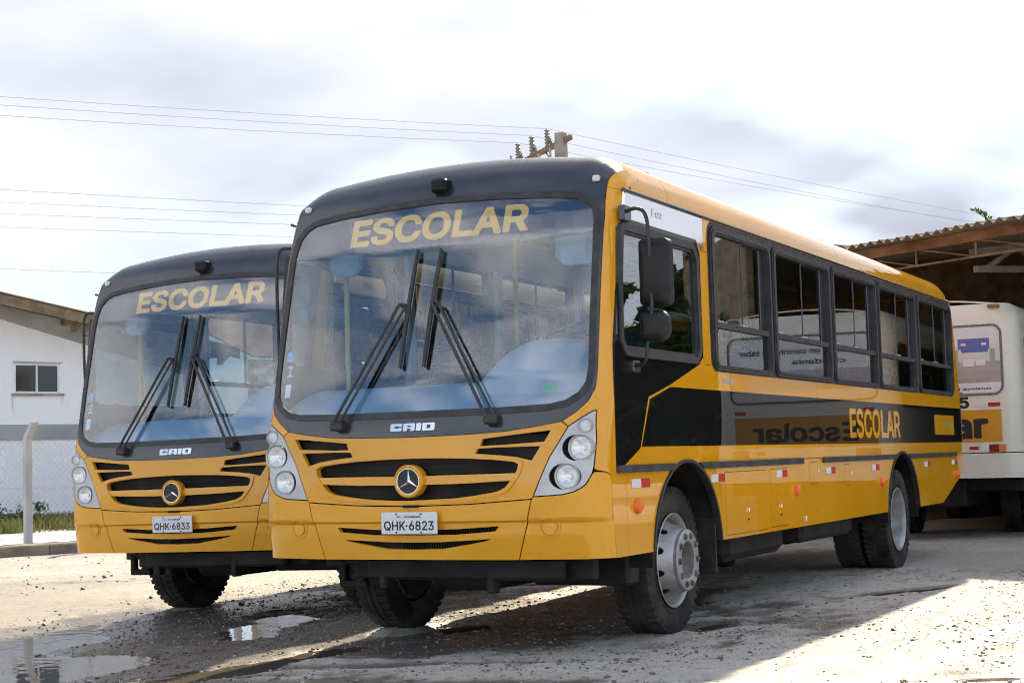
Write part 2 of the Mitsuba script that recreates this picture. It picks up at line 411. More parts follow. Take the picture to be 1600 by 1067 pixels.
k = put('gravel', stones(30000, -5.5, 4.6, -2.6, 7.5, .004, .017, 31, .50), 'm_stone', False)
labels[k] = {'kind': 'stuff', 'label': 'loose pale gravel strewn over the yard', 'category': 'gravel'}
k = put('gravel', cat(stones(16000, -4.2, 1.6, -2.2, 4.2, .0045, .020, 77, .50), stones(9000, -5.5, 4.6, -2.6, 8.0, .005, .022, 57, .60), stones(5000, -14, -3.5, 2, 14, .007, .035, 91, .60)), 'm_stone_dark', False)
labels[k] = {'kind': 'stuff', 'label': 'darker loose stones scattered on the yard', 'category': 'gravel'}

# ------------------------------------------------------------------ the yellow bus: surfaces
ZK = [.55, .75, .822, .836, 1.1, 1.4, 1.55, 1.72, 2.1, 2.6, 2.8, 2.95, 3.1]
YK = [-.035, -.058, -.060, -.080, -.080, -.060, -.02, .03, .12, .25, .32, .385, .46]
HW = 1.25
_kt = np.linspace(0, 1, 60)
_ka = np.radians(np.interp(_kt, [0, .06, .16, .75, 1.0], [8, 30, 57, 64, 89]))
_kx = np.concatenate([[0], np.cumsum(np.cos(_ka[:-1]))]); _ks = _kx[-1]; _kx = _kx / _ks
_ky = np.concatenate([[0], np.cumsum(np.sin(_ka[:-1]))]) / _ks * .085


def surf(s, z):
    """The bus front: s runs round it from the right side (-1.31) to the driver's side (1.31)."""
    s = np.asarray(s, float); z = np.asarray(z, float)
    yc = np.interp(z, ZK, YK); b = np.interp(z, [1.5, 2.6], [.094, .065])
    a = np.minimum(np.abs(s), 1.31); th = np.clip((a - 1.08) / .23, 0, 1) * np.pi / 2
    xr = np.where(a < 1.08, a, 1.08 + .17 * np.sin(th)); dr_ = .12 * (1 - np.cos(th))        # rounded lower corner
    t = np.clip((a - 1.165) / .145, 0, 1)
    xk = np.where(a < 1.165, a, 1.165 + .085 * np.interp(t, _kt, _kx)); dk = np.interp(t, _kt, _ky)   # crisp upper corner
    k = np.clip((z - 1.25) / .3, 0, 1); k = k * k * (3 - 2 * k)
    x = xr * (1 - k) + xk * k; y = yc + b * x * x + dr_ * (1 - k) + dk * k + np.maximum(np.abs(s) - 1.31, 0)
    return np.stack([np.sign(s) * x, y, z], -1)


def zt(s):
    return 2.99 - .09 * (np.minimum(np.abs(s), 1.31) / 1.16) ** 2


_an = np.linspace(0, np.pi / 2, 16)
_sec = np.vstack([[[x, 3.22 - .06 * (x / .95) ** 2] for x in np.linspace(0, .95, 24)], np.stack([.95 + .30 * np.sin(_an), 2.89 + .27 * np.cos(_an)], -1)[1:]])
_len = np.concatenate([[0], np.cumsum(np.linalg.norm(np.diff(_sec, axis=0), axis=1))]); _len /= _len[-1]


def roofsec(f):
    a = np.abs(f)
    return np.sign(f) * np.interp(a, _len, _sec[:, 0]), np.interp(a, _len, _sec[:, 1])


def cap_fn(s, w):
    s = np.asarray(s, float); w = np.asarray(w, float)[:, None]
    A = surf(s, zt(s)); bx, bz = roofsec(np.clip(s / 1.31, -1, 1)); B = np.stack([bx, np.full(len(bx), .80), bz], -1)
    P1 = A + np.array([0, .042, .09]); P2 = B + np.array([0, -.24, -.005])
    return (1 - w) ** 3 * A + 3 * (1 - w) ** 2 * w * P1 + 3 * (1 - w) * w * w * P2 + w ** 3 * B


def sym(right):
    """A closed outline from its right half, listed bottom centre to top centre."""
    return Polygon(list(right) + [(-u, v) for u, v in reversed(right) if abs(u) > 1e-6]).buffer(0)


SUR_LOW = [(0, 1.362), (.18, 1.364), (.41, 1.368), (.645, 1.379), (.82, 1.40), (.997, 1.427), (1.085, 1.487), (1.150, 1.548), (1.180, 1.62), (1.186, 1.70), (1.183, 2.0), (1.178, 2.3), (1.175, 2.7), (1.168, 2.80)]
top_edge = [(s, float(zt(s))) for s in np.linspace(1.165, 0, 14)]
SURROUND = sym(SUR_LOW + top_edge)
GLASS = sym([(0, 1.524), (.35, 1.525), (.6, 1.526), (.91, 1.536), (1.01, 1.556), (1.085, 1.602), (1.125, 1.66), (1.135, 1.76), (1.127, 2.1), (1.119, 2.5), (1.113, 2.66), (1.095, 2.745), (1.05, 2.80), (.986, 2.835), (.80, 2.857), (.42, 2.882), (0, 2.893)])
HEAD = Polygon([(1.197, 1.49), (1.176, 1.483), (1.102, 1.438), (1.038, 1.394), (.98, 1.302), (.922, 1.21), (.855, 1.065), (.818, .977), (.917, .981), (1.0, .986), (1.062, .999), (1.105, 1.02), (1.134, 1.046), (1.166, 1.105), (1.175, 1.14), (1.193, 1.313)])
PILLAR = Polygon(SUR_LOW[5:] + [(1.165, float(zt(1.165))), (1.24, float(zt(1.24))), (1.31, float(zt(1.31))), (1.31, 1.09), (1.28, 1.104), (1.24, 1.116), (1.19, 1.124), (1.175, 1.14), (1.193, 1.313), (1.197, 1.49), (1.176, 1.483), (1.102, 1.438), (1.038, 1.394)])
CORNER = Polygon([(.818, .977), (.917, .981), (1.0, .986), (1.062, .999), (1.105, 1.02), (1.134, 1.046), (1.166, 1.105), (1.18, 1.120), (1.24, 1.116), (1.28, 1.104), (1.31, 1.09), (1.31, .594), (.70, .592), (.775, .836), (.806, .962)])
GRILLE = Polygon([(.695, 1.191), (.73, 1.175), (.722, 1.14), (.705, 1.11), (.665, 1.06), (.644, 1.037), (.6, 1.016), (.573, 1.009), (.43, .988), (.291, .975), (.0, .966), (-.157, .968), (-.291, .975), (-.43, .988), (-.573, 1.009), (-.6, 1.016), (-.644, 1.037), (-.665, 1.06), (-.705, 1.11), (-.722, 1.14), (-.73, 1.175), (-.695, 1.191), (-.563, 1.206), (-.41, 1.217), (-.18, 1.225), (0, 1.227), (.18, 1.225), (.41, 1.217), (.563, 1.206)])
SLOT1 = Polygon([(.494, 1.331), (.604, 1.343), (.925, 1.371), (.889, 1.311), (.604, 1.298), (.484, 1.297)])
SLOT2 = Polygon([(.464, 1.273), (.45, 1.250), (.603, 1.237), (.712, 1.224), (.81, 1.2), (.86, 1.277), (.603, 1.277)])
mir = lambda g: affinity.scale(g, -1, 1, origin=(0, 0))
HOOD = sym([(0, .930), (.4, .938), (.806, .962), (.818, .977), (.855, 1.065), (.922, 1.21), (.98, 1.302), (1.038, 1.394)] + SUR_LOW[5::-1])
HOLES = unary_union([GRILLE] + [h.buffer(.008).buffer(-.004) for g in (SLOT1, SLOT2) for h in (g, mir(g))])
BSLOT1 = sym([(0, .750), (.3, .752), (.56, .770), (.585, .800), (.56, .800), (.3, .786), (0, .779)])
BSLOT2 = sym([(0, .660), (.2, .664), (.4, .694), (.50, .712), (.53, .724), (.45, .719), (.2, .708), (0, .705)])
BUMPER = sym([(0, .594), (.70, .592), (.775, .836), (.806, .962), (.4, .938), (0, .930)])
GAP = .0035
parts = []          # (name after the bus's key, shape dict, matrix in the bus's frame or None)
pnames = set()


def pname(name):
    k, n = name, 0
    while k in pnames:
        n += 1; k = f'{name}_{n:03d}'
    pnames.add(k); return k


def part(name, mesh, m, smooth=30, M=None):
    name = pname(name)
    parts.append((name, mikit.ply(mesh, m, smooth=smooth), M)); return name


def again(name, d, M):
    name = pname(name); parts.append((name, d, M)); return name


VC = (.822, .836)
part('windshield_surround', mpanel(SURROUND.difference(GLASS.buffer(.040)), surf, .06, .03), 'm_charcoal', 40)
part('windshield_seal', mpanel(GLASS.buffer(.042).difference(GLASS), surf, .05, .03, off=.004), 'm_rubber', 40)
part('windshield', mpanel(GLASS.buffer(.004), surf, .05, 0, off=-.004), 'g_windshield', True)
part('hood_panel', mpanel(HOOD.buffer(-GAP).difference(HOLES), surf, .05, .03, vcuts=VC), 'm_yellow', 35)
part('front_bumper', mpanel(BUMPER.buffer(-GAP).difference(unary_union([BSLOT1, BSLOT2])), surf, .05, .03, vcuts=VC), 'm_yellow', 35)
for s in (1, -1):
    f = (lambda m: m) if s == 1 else mirror
    fog = Point(.907, .795).buffer(.055)
    part('bumper_corner', f(mpanel(CORNER.buffer(-GAP), surf, .045, .03, vcuts=VC)), 'm_yellow', 35)
    part('fog_lamp_cover', f(cat(mpanel(fog.buffer(.012).difference(fog), surf, .02, .01, off=.005), mpanel(fog.buffer(-.008), surf, .02, .02, off=.010))), 'm_yellow', 30)
    part('front_pillar', f(mpanel(PILLAR.buffer(-GAP), surf, .05, .03)), 'm_yellow', 40)
    hs = part('headlight_cluster', f(mpanel(HEAD.buffer(-GAP).difference(unary_union([affinity.scale(Point(1.015, 1.094).buffer(.080), 1.22, 1), affinity.scale(Point(1.090, 1.265).buffer(.079), 1.14, 1), Point(1.137, 1.395).buffer(.043)])), surf, .03, .02, off=-.002)), 'm_silver', 40)
    for (u, z, r) in ((1.027, 1.094, .070), (1.106, 1.265, .070), (1.137, 1.395, .038)):
        c = surf(np.array([u]), np.array([z]))[0]
        y0 = c[1] + (.012 if r > .05 else -.004)
        rim = lathe([(r * 1.16, -.010), (r * 1.15, .05), (r * 1.01, .045), (r, .002), (r * 1.05, -.006), (r * 1.12, -.010), (r * 1.16, -.010)], 32, 'y')
        bowl = cat(lathe([(r, .0), (r * .93, .014), (r * .72, .030), (r * .45, .042), (r * .22, .048), (.0005, .049)], 14, 'y'), lathe([(r * .22, .045), (r * .22, .022), (r * .14, .014), (.0005, .012)], 12, 'y'))
        lens = lathe([(.0005, -.014), (r * .4, -.012), (r * .75, -.006), (r * .99, .002)], 32, 'y')
        lamp = 'headlight' if r > .05 else 'turn_lamp'
        k = part(hs + '__' + lamp, f(moved(bowl, (c[0], y0, z))), 'm_reflector', False)
        part(hs + '__' + lamp + '_bezel', f(moved(rim, (c[0], y0, z))), 'm_silver', 30)
        part(hs + '__' + lamp + '_lens', f(moved(lens, (c[0], y0, z))), 'g_lens', True)
# dark cavity and radiator behind the openings
part('grille_backing', mpanel(box(-1.28, .60, 1.28, 1.36), surf, .1, 0, off=-.060), 'm_under', 40)
fins = cat(*[cbox(x - .0035, x + .0035, -.055 + .094 * x * x + .036, -.055 + .094 * x * x + .052, .662, .798, .001) for x in np.arange(-.10, .50, .018)])
part('radiator', fins, 'm_chassis', False)
labels_parts = {}
# grille: bar, frame lip, slats of the mesh
gb = Polygon([(-.70, 1.078), (-.4, 1.066), (0, 1.061), (.4, 1.066), (.70, 1.078), (.715, 1.121), (.4, 1.119), (0, 1.117), (-.4, 1.119), (-.715, 1.121)])
part('grille_bar', mpanel(gb, surf, .05, .04, off=.006), 'm_yellow', 35)
part('grille_frame', mpanel(GRILLE.buffer(.026).difference(GRILLE.buffer(.001)), surf, .03, .045, off=.012), 'm_yellow', 35)
part('grille_mesh', cat(*[mpanel(box(-.72, z, .72, z + .004).intersection(GRILLE.buffer(.01)), surf, .12, .006, off=-.040) for z in np.arange(.985, 1.22, .030)]), 'm_under', 30)
# hood latch slit
part('hood_latch', cbox(-.055, .055, -.099, -.06, .9225, .938, .003), 'm_under', False)
# round badge: ring, disc and three-pointed star
bz, by = 1.087, -.100
part('badge', moved(lathe([(.103, .05), (.103, -.012), (.094, -.022), (.084, -.018), (.080, -.006), (.0005, -.006)], 48, 'y'), (0, by, bz)), 'm_yellow', 25)
part('badge_disc', moved(lathe([(.0005, -.0075), (.080, -.0075)], 48, 'y'), (0, by, bz)), 'm_ink', False)
star = [moved(lathe([(.074, -.008), (.077, -.016), (.081, -.016), (.083, -.008)], 48, 'y'), (0, by, bz))]
for k in range(3):
    a = math.radians(90 + 120 * k); d = np.array([math.cos(a), 0, math.sin(a)]); w = np.array([-d[2], 0, d[0]]) * .012
    c = np.array([0, by, bz]); tip = c + d * .076 + np.array([0, -.010, 0]); ce = c + np.array([0, -.020, 0]); bk = c + np.array([0, -.007, 0])
    star.append(trimesh.Trimesh([ce, bk + w - d * .004, bk - w - d * .004, tip, bk], [(0, 1, 3), (0, 3, 2), (1, 4, 3), (4, 2, 3), (0, 2, 1), (1, 2, 4)], process=False))
part('badge_star', cat(*star), 'm_chrome', False)
# chrome maker's lettering, built from its block shapes
u0 = -.152; ww = .320; hh = .047


def blk(x0, x1, cut):
    g = rrect(x0, x1, 0, 1, .10)
    for c in cut: g = g.difference(box(*c))
    return g


let = [blk(0, 1, [(.36, .34, .74, .66), (.60, .42, 1.1, .58)]), blk(1.1, 2.1, [(1.46, -.1, 1.74, .28), (1.46, .50, 1.74, .70)]), blk(2.2, 2.62, []), blk(2.72, 3.75, [(3.08, .24, 3.40, .76)])]
let = [affinity.affine_transform(g, [ww / 3.75, 0, 0, hh, u0, 1.400]) for g in let]
part('maker_lettering', cat(*[mpanel(g, surf, .03, .008, off=.007) for g in let]), 'm_chrome', 20)
# roof cap and roof
part('roof_cap', mpanel(box(-1.165, 0, 1.165, .86), cap_fn, .055, .02), 'm_charcoal', 60)
part('roof', cat(mpanel(box(-1.31, .865, 1.31, 1.0), cap_fn, .05, .015), mpanel(box(1.168, 0, 1.31, .865), cap_fn, .03, .015), mpanel(box(-1.31, 0, -1.168, .865), cap_fn, .03, .015)), 'm_yellow', 60)


def roof_fn(s, y):
    bx, bz = roofsec(np.clip(s / 1.31, -1, 1)); e = np.clip((y - 9.95) / .35, 0, 1)
    k = 1 - np.sqrt(np.maximum(0, 1 - e * e))
    return np.stack([bx * (1 - .035 * k), np.asarray(y, float), 2.89 + (bz - 2.89) * (1 - .8 * k)], -1)


for y0, y1 in ((.805, 1.296), (1.30, 5.5), (5.504, 10.30)):
    part('roof_section', mpanel(box(-1.31, y0, 1.31, y1), roof_fn, .09, .012, vcuts=tuple(np.linspace(9.95, 10.3, 9))), 'm_yellow', 60)
part('roof_lamp_housing', rot(cbox(-.055, .065, .34, .50, 2.965, 3.06, .018), 0, [1, 0, 0]), 'm_black_gloss', False)
for s in (1, -1):
    c = cap_fn(np.array([s * 1.085]), np.array([.18]))[0]
    part('marker_lamp', cbox(c[0] - .022, c[0] + .022, c[1] - .025, c[1] + .02, c[2] - .018, c[2] + .022, .008), 'm_reflex_white', False)
# lettered banner behind the glass
ban = GLASS.buffer(-.004).intersection(box(-1.2, 2.606, 1.2, 3.0))
part('banner', mpanel(ban, surf, .06, 0, off=-.016), 'm_banner', True)
part('front_lettering', lay(text_uv('ESCOLAR', -.660, .672, 2.650, 2.842, .002, True, .026), surf, -.014), 'm_letter_yellow', False)
# wipers
for (pv, el, b0, b1, dx) in (((-.571, 1.447), (-.148, 2.205), (-.081, 2.571), (-.122, 1.797), .045), ((.545, 1.452), (.085, 2.205), (.096, 2.564), (.053, 1.796), .048)):
    def pth(pts, off): return np.array([surf(np.array([u]), np.array([z]))[0] + np.array([0, -off, off * .3]) for u, z in pts])
    ln = lambda a, b, n: [(a[0] + (b[0] - a[0]) * t, a[1] + (b[1] - a[1]) * t) for t in np.linspace(0, 1, n)]
    w = pname('wiper'); sgn = 1 if pv[0] > 0 else -1
    arm = [tube(pth(ln(pv, el, 8), .055) + [0, -.01, 0], .011), tube(pth(ln((pv[0] + dx, pv[1] + .005), (el[0] + dx * .9, el[1] - .012), 8), .050), .008)]
    arm += [tube(pth([el, (el[0] + dx * .9, el[1] - .012)], .052), .010)]
    part(w + '__arm', cat(*arm), 'm_rubber', 40)
    part(w + '__pivot', cat(cbox(*np.repeat(surf(np.array([pv[0] + .02]), np.array([pv[1]]))[0], 2) + np.array([-.045, .045, -.07, .01, -.03, .035]), .012)), 'm_rubber', False)
    bl = ln(b0, b1, 14)
    rr = .006 + .010 * np.sin(np.linspace(.25, np.pi - .25, 14))
    part(w + '__blade', cat(tube(pth(bl, .030), rr, 6), tube(pth(bl, .012), .007, 6), tube(pth([el, bl[7]], .045), .010)), 'm_rubber', 40)
# number plate (lettering per bus is added below)
part('number_plate', rot(cbox(-.202, .200, -.115, -.104, .760, .896, .004), 0, [1, 0, 0]), 'm_plate', False)

# ------------------------------------------------------------------ bus sides
ys = lambda z: float(surf(np.array([1.31]), np.array([z]))[0][1])
ARCH = [affinity.scale(Point(1.47, .55).buffer(1, quad_segs=24), .632, .607), affinity.scale(Point(7.62, .55).buffer(1, quad_segs=24), .655, .613)]
SIDE = Polygon([(ys(z) + .002, z) for z in (.594, .75, .9, 1.1, 1.25, 1.4, 1.55, 1.72, 1.9, 2.1, 2.35, 2.6, 2.8, 2.886)] + [(10.30, 2.886), (10.42, 2.6), (10.60, 1.9), (10.63, 1.3), (10.65, 1.09), (10.62, 1.02), (10.42, .856), (9.46, .594)])
DOOR = Polygon([(.262, 1.112), (.384, 1.148), (.652, 1.253), (.815, 1.580), (1.2, 1.668), (1.776, 1.826), (1.862, 1.885), (1.862, 2.60), (1.80, 2.70), (.49, 2.70), (.42, 2.45), (.36, 2.2), (.30, 1.9), (.27, 1.6)])
CHROME = Polygon([(.49, 2.702), (1.80, 2.702), (1.87, 2.64), (1.935, 2.64), (1.935, 2.872), (.545, 2.872)])
BAND = rrect(2.03, 10.28, 1.789, 2.868, .10)
STRIPE = Polygon([(.682, 1.263), (10.66, 1.263), (10.66, 1.655), (1.215, 1.655), (.848, 1.568)])
HATCHES = [rrect(2.225, 3.175, .622, 1.069, .01), rrect(3.272, 3.718, .629, 1.073, .01), rrect(4.345, 4.60, .934, 1.113, .03), rrect(5.425, 5.62, .895, 1.076, .03)]
FLAP = Polygon([(4.17, .594), (4.695, .594), (4.695, 1.142), (4.17, 1.142)])
seams = unary_union([box(2.128, .5, 2.133, 1.77), box(4.66, 1.14, 4.664, 1.79), box(6.746, .98, 6.750, 1.79), box(.415, .5, .419, 1.10), box(1.90, 1.83, 2.03, 1.834), box(1.87, 2.632, 2.03, 2.636), box(4.168, .5, 4.172, 1.144), box(4.17, 1.141, 4.70, 1.146)])
cut = unary_union(ARCH + [seams] + [h.buffer(.004) for h in HATCHES])
WIN = [(2.03, 3.465), (3.465, 5.165), (5.165, 6.79), (6.79, 8.47), (8.47, 10.28)]
GL = [(2.135, 3.375), (3.565, 5.060), (5.260, 6.690), (6.885, 8.350), (8.575, 10.170)]
for s in (1, -1):
    f = (lambda m: m) if s == 1 else mirror
    X = HW
    body = SIDE.difference(cut).difference(BAND.buffer(-.02)).difference(DOOR.buffer(-.01)).difference(CHROME.buffer(-.01))
    for g in sorted(polys(body), key=lambda q: -q.area):
        part('side_panel', f(mpanel(g, plane_x(X), .6, .02)), 'm_yellow', False)
    for h in HATCHES:
        k = part('hatch', f(mpanel(h, plane_x(X), .6, .02, off=.001)), 'm_yellow', False)
        c = h.centroid
        if c.x < 4:
            part(k + '__latch', f(cat(cbox(X, X + .008, c.x - .028, c.x + .028, .70, .735, .003), cbox(X, X + .008, c.x - .02, c.x + .02, .843, .862, .003))), 'm_yellow', False)
            part(k + '__lock', f(cat(cbox(X, X + .014, c.x + .012, c.x + .03, .765, .80, .004))), 'm_chrome', False)
            part(k + '__latch_recess', f(cbox(X - .002, X + .0095, c.x - .018, c.x + .018, .708, .722, .001)), 'm_under', False)
        else:
            part(k + '__lock', f(cbox(X, X + .010, c.x + .095, c.x + .125, c.y + .0, c.y + .03, .004)), 'm_reflex_white', False)
    for (y, z) in ((4.172, .655), (4.66, .70)):
        part('lower_latch', f(cbox(X, X + .012, y - .018, y + .018, z - .022, z + .022, .004)), 'm_reflex_white' if y < 4.3 else 'm_yellow', False)
    part('lower_lining', f(mpanel(SIDE.difference(BAND).difference(unary_union([DOOR, CHROME])).difference(unary_union(ARCH)), plane_x(X - .035), .6, .004)), 'm_under', False)
    part('black_stripe', f(mpanel(STRIPE.difference(seams), plane_x(X), .6, .004, off=.003)), 'm_black_gloss', False)
    part('side_lettering', f(lay(text_uv('ESCOLAR', 5.65, 7.56, 1.312, 1.587, .002, True, .016), plane_x(X), .0045)) if s == 1 else
         mirror(lay(trimesh.Trimesh((np.array((t := text_uv('ESCOLAR', 5.65, 7.56, 1.312, 1.587, .002, True, .016)).vertices) * [-1, 1, 1] + [13.21, 0, 0]), np.array(t.faces)[:, ::-1], process=False), plane_x(X), .0045)), 'm_yellow', False)
    part('side_sign', f(mpanel(rrect(9.18, 10.19, 1.348, 1.567, .008), plane_x(X), .6, .004, off=.006)), 'm_yellow', False)
    # cab window in its black panel
    cw = Polygon([(.47, 2.625), (1.70, 2.625), (1.765, 2.56), (1.775, 1.93), (1.72, 1.872), (.48, 1.872), (.415, 1.93), (.425, 2.3)]).buffer(-.02).buffer(.02)
    part('cab_panel', f(mpanel(DOOR.difference(cw.buffer(.01)), plane_x(X), .6, .02, off=.004)), 'm_black_gloss', False)
    part('upper_cab_panel', f(mpanel(CHROME, plane_x(X), .6, .02, off=.003)), 'm_mirror_panel', False)
    k = part('cab_window', f(mpanel(cw.buffer(.01), plane_x(X - .012), .8, 0)), 'g_side', False)
    part(k + '__frame', f(cat(mpanel(cw.buffer(.045).difference(cw.buffer(-.004)), plane_x(X), .6, .03, off=.016), mpanel(cw.buffer(-.004).difference(cw.buffer(-.022)), plane_x(X), .6, .02, off=.002))), 'm_frame', False)
    # passenger windows
    part('window_band', f(mpanel(BAND.difference(unary_union([rrect(a - .02, b + .02, 1.815, 2.80, .07) for a, b in GL])), plane_x(X), .6, .03, off=.002)), 'm_frame', False)
    for (a, b), (ga, gb_) in zip(WIN, GL):
        k = pname('side_window')
        outer = rrect(a + .022, b - .022, 1.800, 2.842, .11); inner = rrect(ga, gb_, 1.838, 2.785, .055)
        part(k + '__frame', f(cat(mpanel(outer.difference(inner), plane_x(X), .5, .05, off=.018), mpanel(outer.buffer(-.02).difference(inner.buffer(.012)), plane_x(X), .5, .02, off=.026),
                                   mpanel(box(ga - .01, 2.108, gb_ + .01, 2.150), plane_x(X), .8, .05, off=.010))), 'm_frame', False)
        mid = (ga + gb_) / 2
        part(k + '__pane', f(mpanel(box(ga - .01, 2.140, mid + .03, 2.79), plane_x(X - .010), 2, 0)), 'g_side', False)
        part(k + '__pane_001', f(mpanel(box(mid - .03, 2.140, gb_ + .01, 2.79), plane_x(X - .026), 2, 0)), 'g_side', False)
        part(k + '__pane_002', f(mpanel(box(ga - .01, 1.83, gb_ + .01, 2.115), plane_x(X - .014), 2, 0)), 'g_side', False)
        part(k + '__sash', f(cbox(X - .022, X - .004, mid + .024, mid + .032, 2.15, 2.785, .002)), 'm_charcoal', False); part(k + '__sash', f(cbox(X - .036, X - .022, gb_ - .11, gb_, 2.15, 2.785, .004)), 'm_charcoal', False)
        for c_ in ((X - .012, X + .002, ga + .012, ga + .03, 2.36, 2.47, .003), (X - .010, X + .012, mid - .02, mid + .10, 2.149, 2.162, .002), (X - .010, X + .012, ga + .05, ga + .17, 2.149, 2.162, .002)): part(k + '__latch', f(cbox(*c_)), 'm_silver', False)
    # rubbing strip, drip rail, arches
    strip = unary_union([box(.262, 1.103, 4.13, 1.150), box(4.73, 1.103, 10.24, 1.150)]).difference(unary_union([a.buffer(.02) for a in ARCH]))
    part('rubbing_strip', f(cat(*[mpanel(g.buffer(-.008).buffer(.008), plane_x(X), .8, .03, off=.020) for g in polys(strip)])), 'm_frame', False)
    part('drip_rail', f(cbox(X - .01, X + .022, .50, 10.29, 2.872, 2.892, .006)), 'm_charcoal', False)
    for a in ARCH: part('wheel_arch_trim', f(mpanel(a.buffer(.018).difference(a.buffer(-.004)).intersection(box(0, .594, 12, 2)), plane_x(X), .3, .05, off=.012)), 'm_rubber', False)
    for a in ARCH:
        an = np.linspace(-.03 * np.pi, 1.03 * np.pi, 26); cx, cz = a.centroid.x, .55; rx = (a.bounds[2] - a.bounds[0]) / 2 + .01
        V = np.array([[xx, cx + rx * math.cos(t), cz + (rx - .02) * math.sin(t)] for t in an for xx in (X - .01, .62)])
        Fq = [(2 * i, 2 * i + 1, 2 * i + 3) for i in range(25)] + [(2 * i, 2 * i + 3, 2 * i + 2) for i in range(25)]
        part('wheel_well', f(trimesh.Trimesh(V, Fq, process=False)), 'm_under', 30)
    # reflectors and side lamps
    for y0 in (.492, 1.940, 3.432, 4.838, 6.38, 8.60, 10.0):
        h = .28 if y0 > 1 else .30
        k = part('reflector', f(cbox(X, X + .005, y0, y0 + h / 2 - .002, 1.006, 1.062, .001)), 'm_reflex_white', False)
        part('reflector', f(cbox(X, X + .005, y0 + h / 2, y0 + h, 1.006, 1.062, .001)), 'm_red', False)
    for y0 in (.567, 3.939, 6.721, 10.217):
        part('side_lamp', f(moved(lathe([(.050, 0), (.050, .012), (.040, .030), (.02, .040), (.0005, .042)], 24, 'x'), (X, y0, .894))), 'm_orange_lens', 30)
    part('maker_mark', f(cat(cbox(X, X + .005, 2.26, 2.41, 1.715, 1.745, .002), cbox(X, X + .005, 2.43, 2.47, 1.70, 1.75, .002))), 'm_silver', False)
# lettering on the driver's side only
part('model_lettering', lay(text_uv('Foz', .98, 1.17, 2.765, 2.82, .002, True), plane_x(HW), .0045), 'm_reflex_white', False)
part('sign_lettering', cat(lay(text_uv('RURAL', 9.72, 10.12, 1.43, 1.475, .001, True), plane_x(HW), .0065)), 'm_green_sticker', False)
# rear wall
RP = [(10.28, 2.93), (10.40, 2.6), (10.58, 1.9), (10.61, 1.3), (10.63, 1.07), (10.40, .84), (9.45, .60)]
V = np.array([[x, y, z] for y, z in RP for x in (-1.235, 1.235)])
part('rear_wall', trimesh.Trimesh(V, [(2 * i, 2 * i + 2, 2 * i + 3) for i in range(6)] + [(2 * i, 2 * i + 3, 2 * i + 1) for i in range(6)], process=False), 'm_yellow', False)
for s in (1, -1):
    part('tail_lamp', cbox(s * 1.0 - .12, s * 1.0 + .12, 10.60, 10.655, 1.12, 1.30, .02), 'm_tail_red', False)

# mirrors
R = pname('mirror')
part(R + '__arm', cat(tube([(1.24, .50, 2.72), (1.30, .47, 2.74), (1.38, .43, 2.745), (1.44, .42, 2.70), (1.452, .42, 2.55), (1.455, .43, 2.20), (1.450, .43, 2.06)], .0125, 8, smooth_path=2),
                      tube([(1.425, .46, 1.97), (1.395, .47, 1.90), (1.385, .48, 1.78), (1.30, .52, 1.765), (1.24, .56, 1.765)], .0125, 8, smooth_path=1)), 'm_rubber', 40)
part(R + '__bracket', cbox(1.24, 1.285, .44, .56, 2.675, 2.775, .008), 'm_charcoal', False); part(R + '__bracket', cbox(1.24, 1.29, .50, .62, 1.73, 1.80, .008), 'm_charcoal', False)


def pillow(x0, x1, z0, z1, y, dep, r, bulge):
    pr = rrect(x0, x1, z0, z1, r)
    fn = lambda u, v: np.stack([u, np.full(len(u), y), v], -1)
    m = mpanel(pr, fn, .03, dep)
    v = np.array(m.vertices); n = len(v) // 2
    c = np.array([(x0 + x1) / 2, (z0 + z1) / 2]); q = np.maximum(np.abs(v[:n, 0] - c[0]) / ((x1 - x0) / 2), np.abs(v[:n, 2] - c[1]) / ((z1 - z0) / 2))
    v[:n, 1] -= bulge * np.clip(1 - q ** 4, 0, 1)
    return trimesh.Trimesh(v, m.faces, process=False)


part(R + '__head', pillow(1.365, 1.565, 2.13, 2.545, .455, .075, .035, .045), 'm_black_plastic', 40)
part(R + '__glass', cbox(1.385, 1.545, .531, .536, 2.15, 2.525, .002), 'm_chrome', False)
part(R + '__round_head', pillow(1.355, 1.545, 1.905, 2.10, .455, .06, .07, .05), 'm_black_plastic', 40)
part(R + '__round_glass', cbox(1.385, 1.515, .516, .520, 1.935, 2.07, .002), 'm_chrome', False)
R2 = pname('mirror')
part(R2 + '__arm', cat(tube([(-1.20, .46, 2.70), (-1.29, .44, 2.72), (-1.335, .43, 2.68), (-1.345, .43, 2.5), (-1.345, .44, 2.05), (-1.33, .45, 1.80), (-1.22, .47, 1.76)], .0125, 8, smooth_path=2)), 'm_rubber', 40)
part(R2 + '__bracket', cbox(-1.33, -1.21, .43, .46, 2.505, 2.52, .003), 'm_charcoal', False)

# ------------------------------------------------------------------ wheels
TR, TW = .497, .265


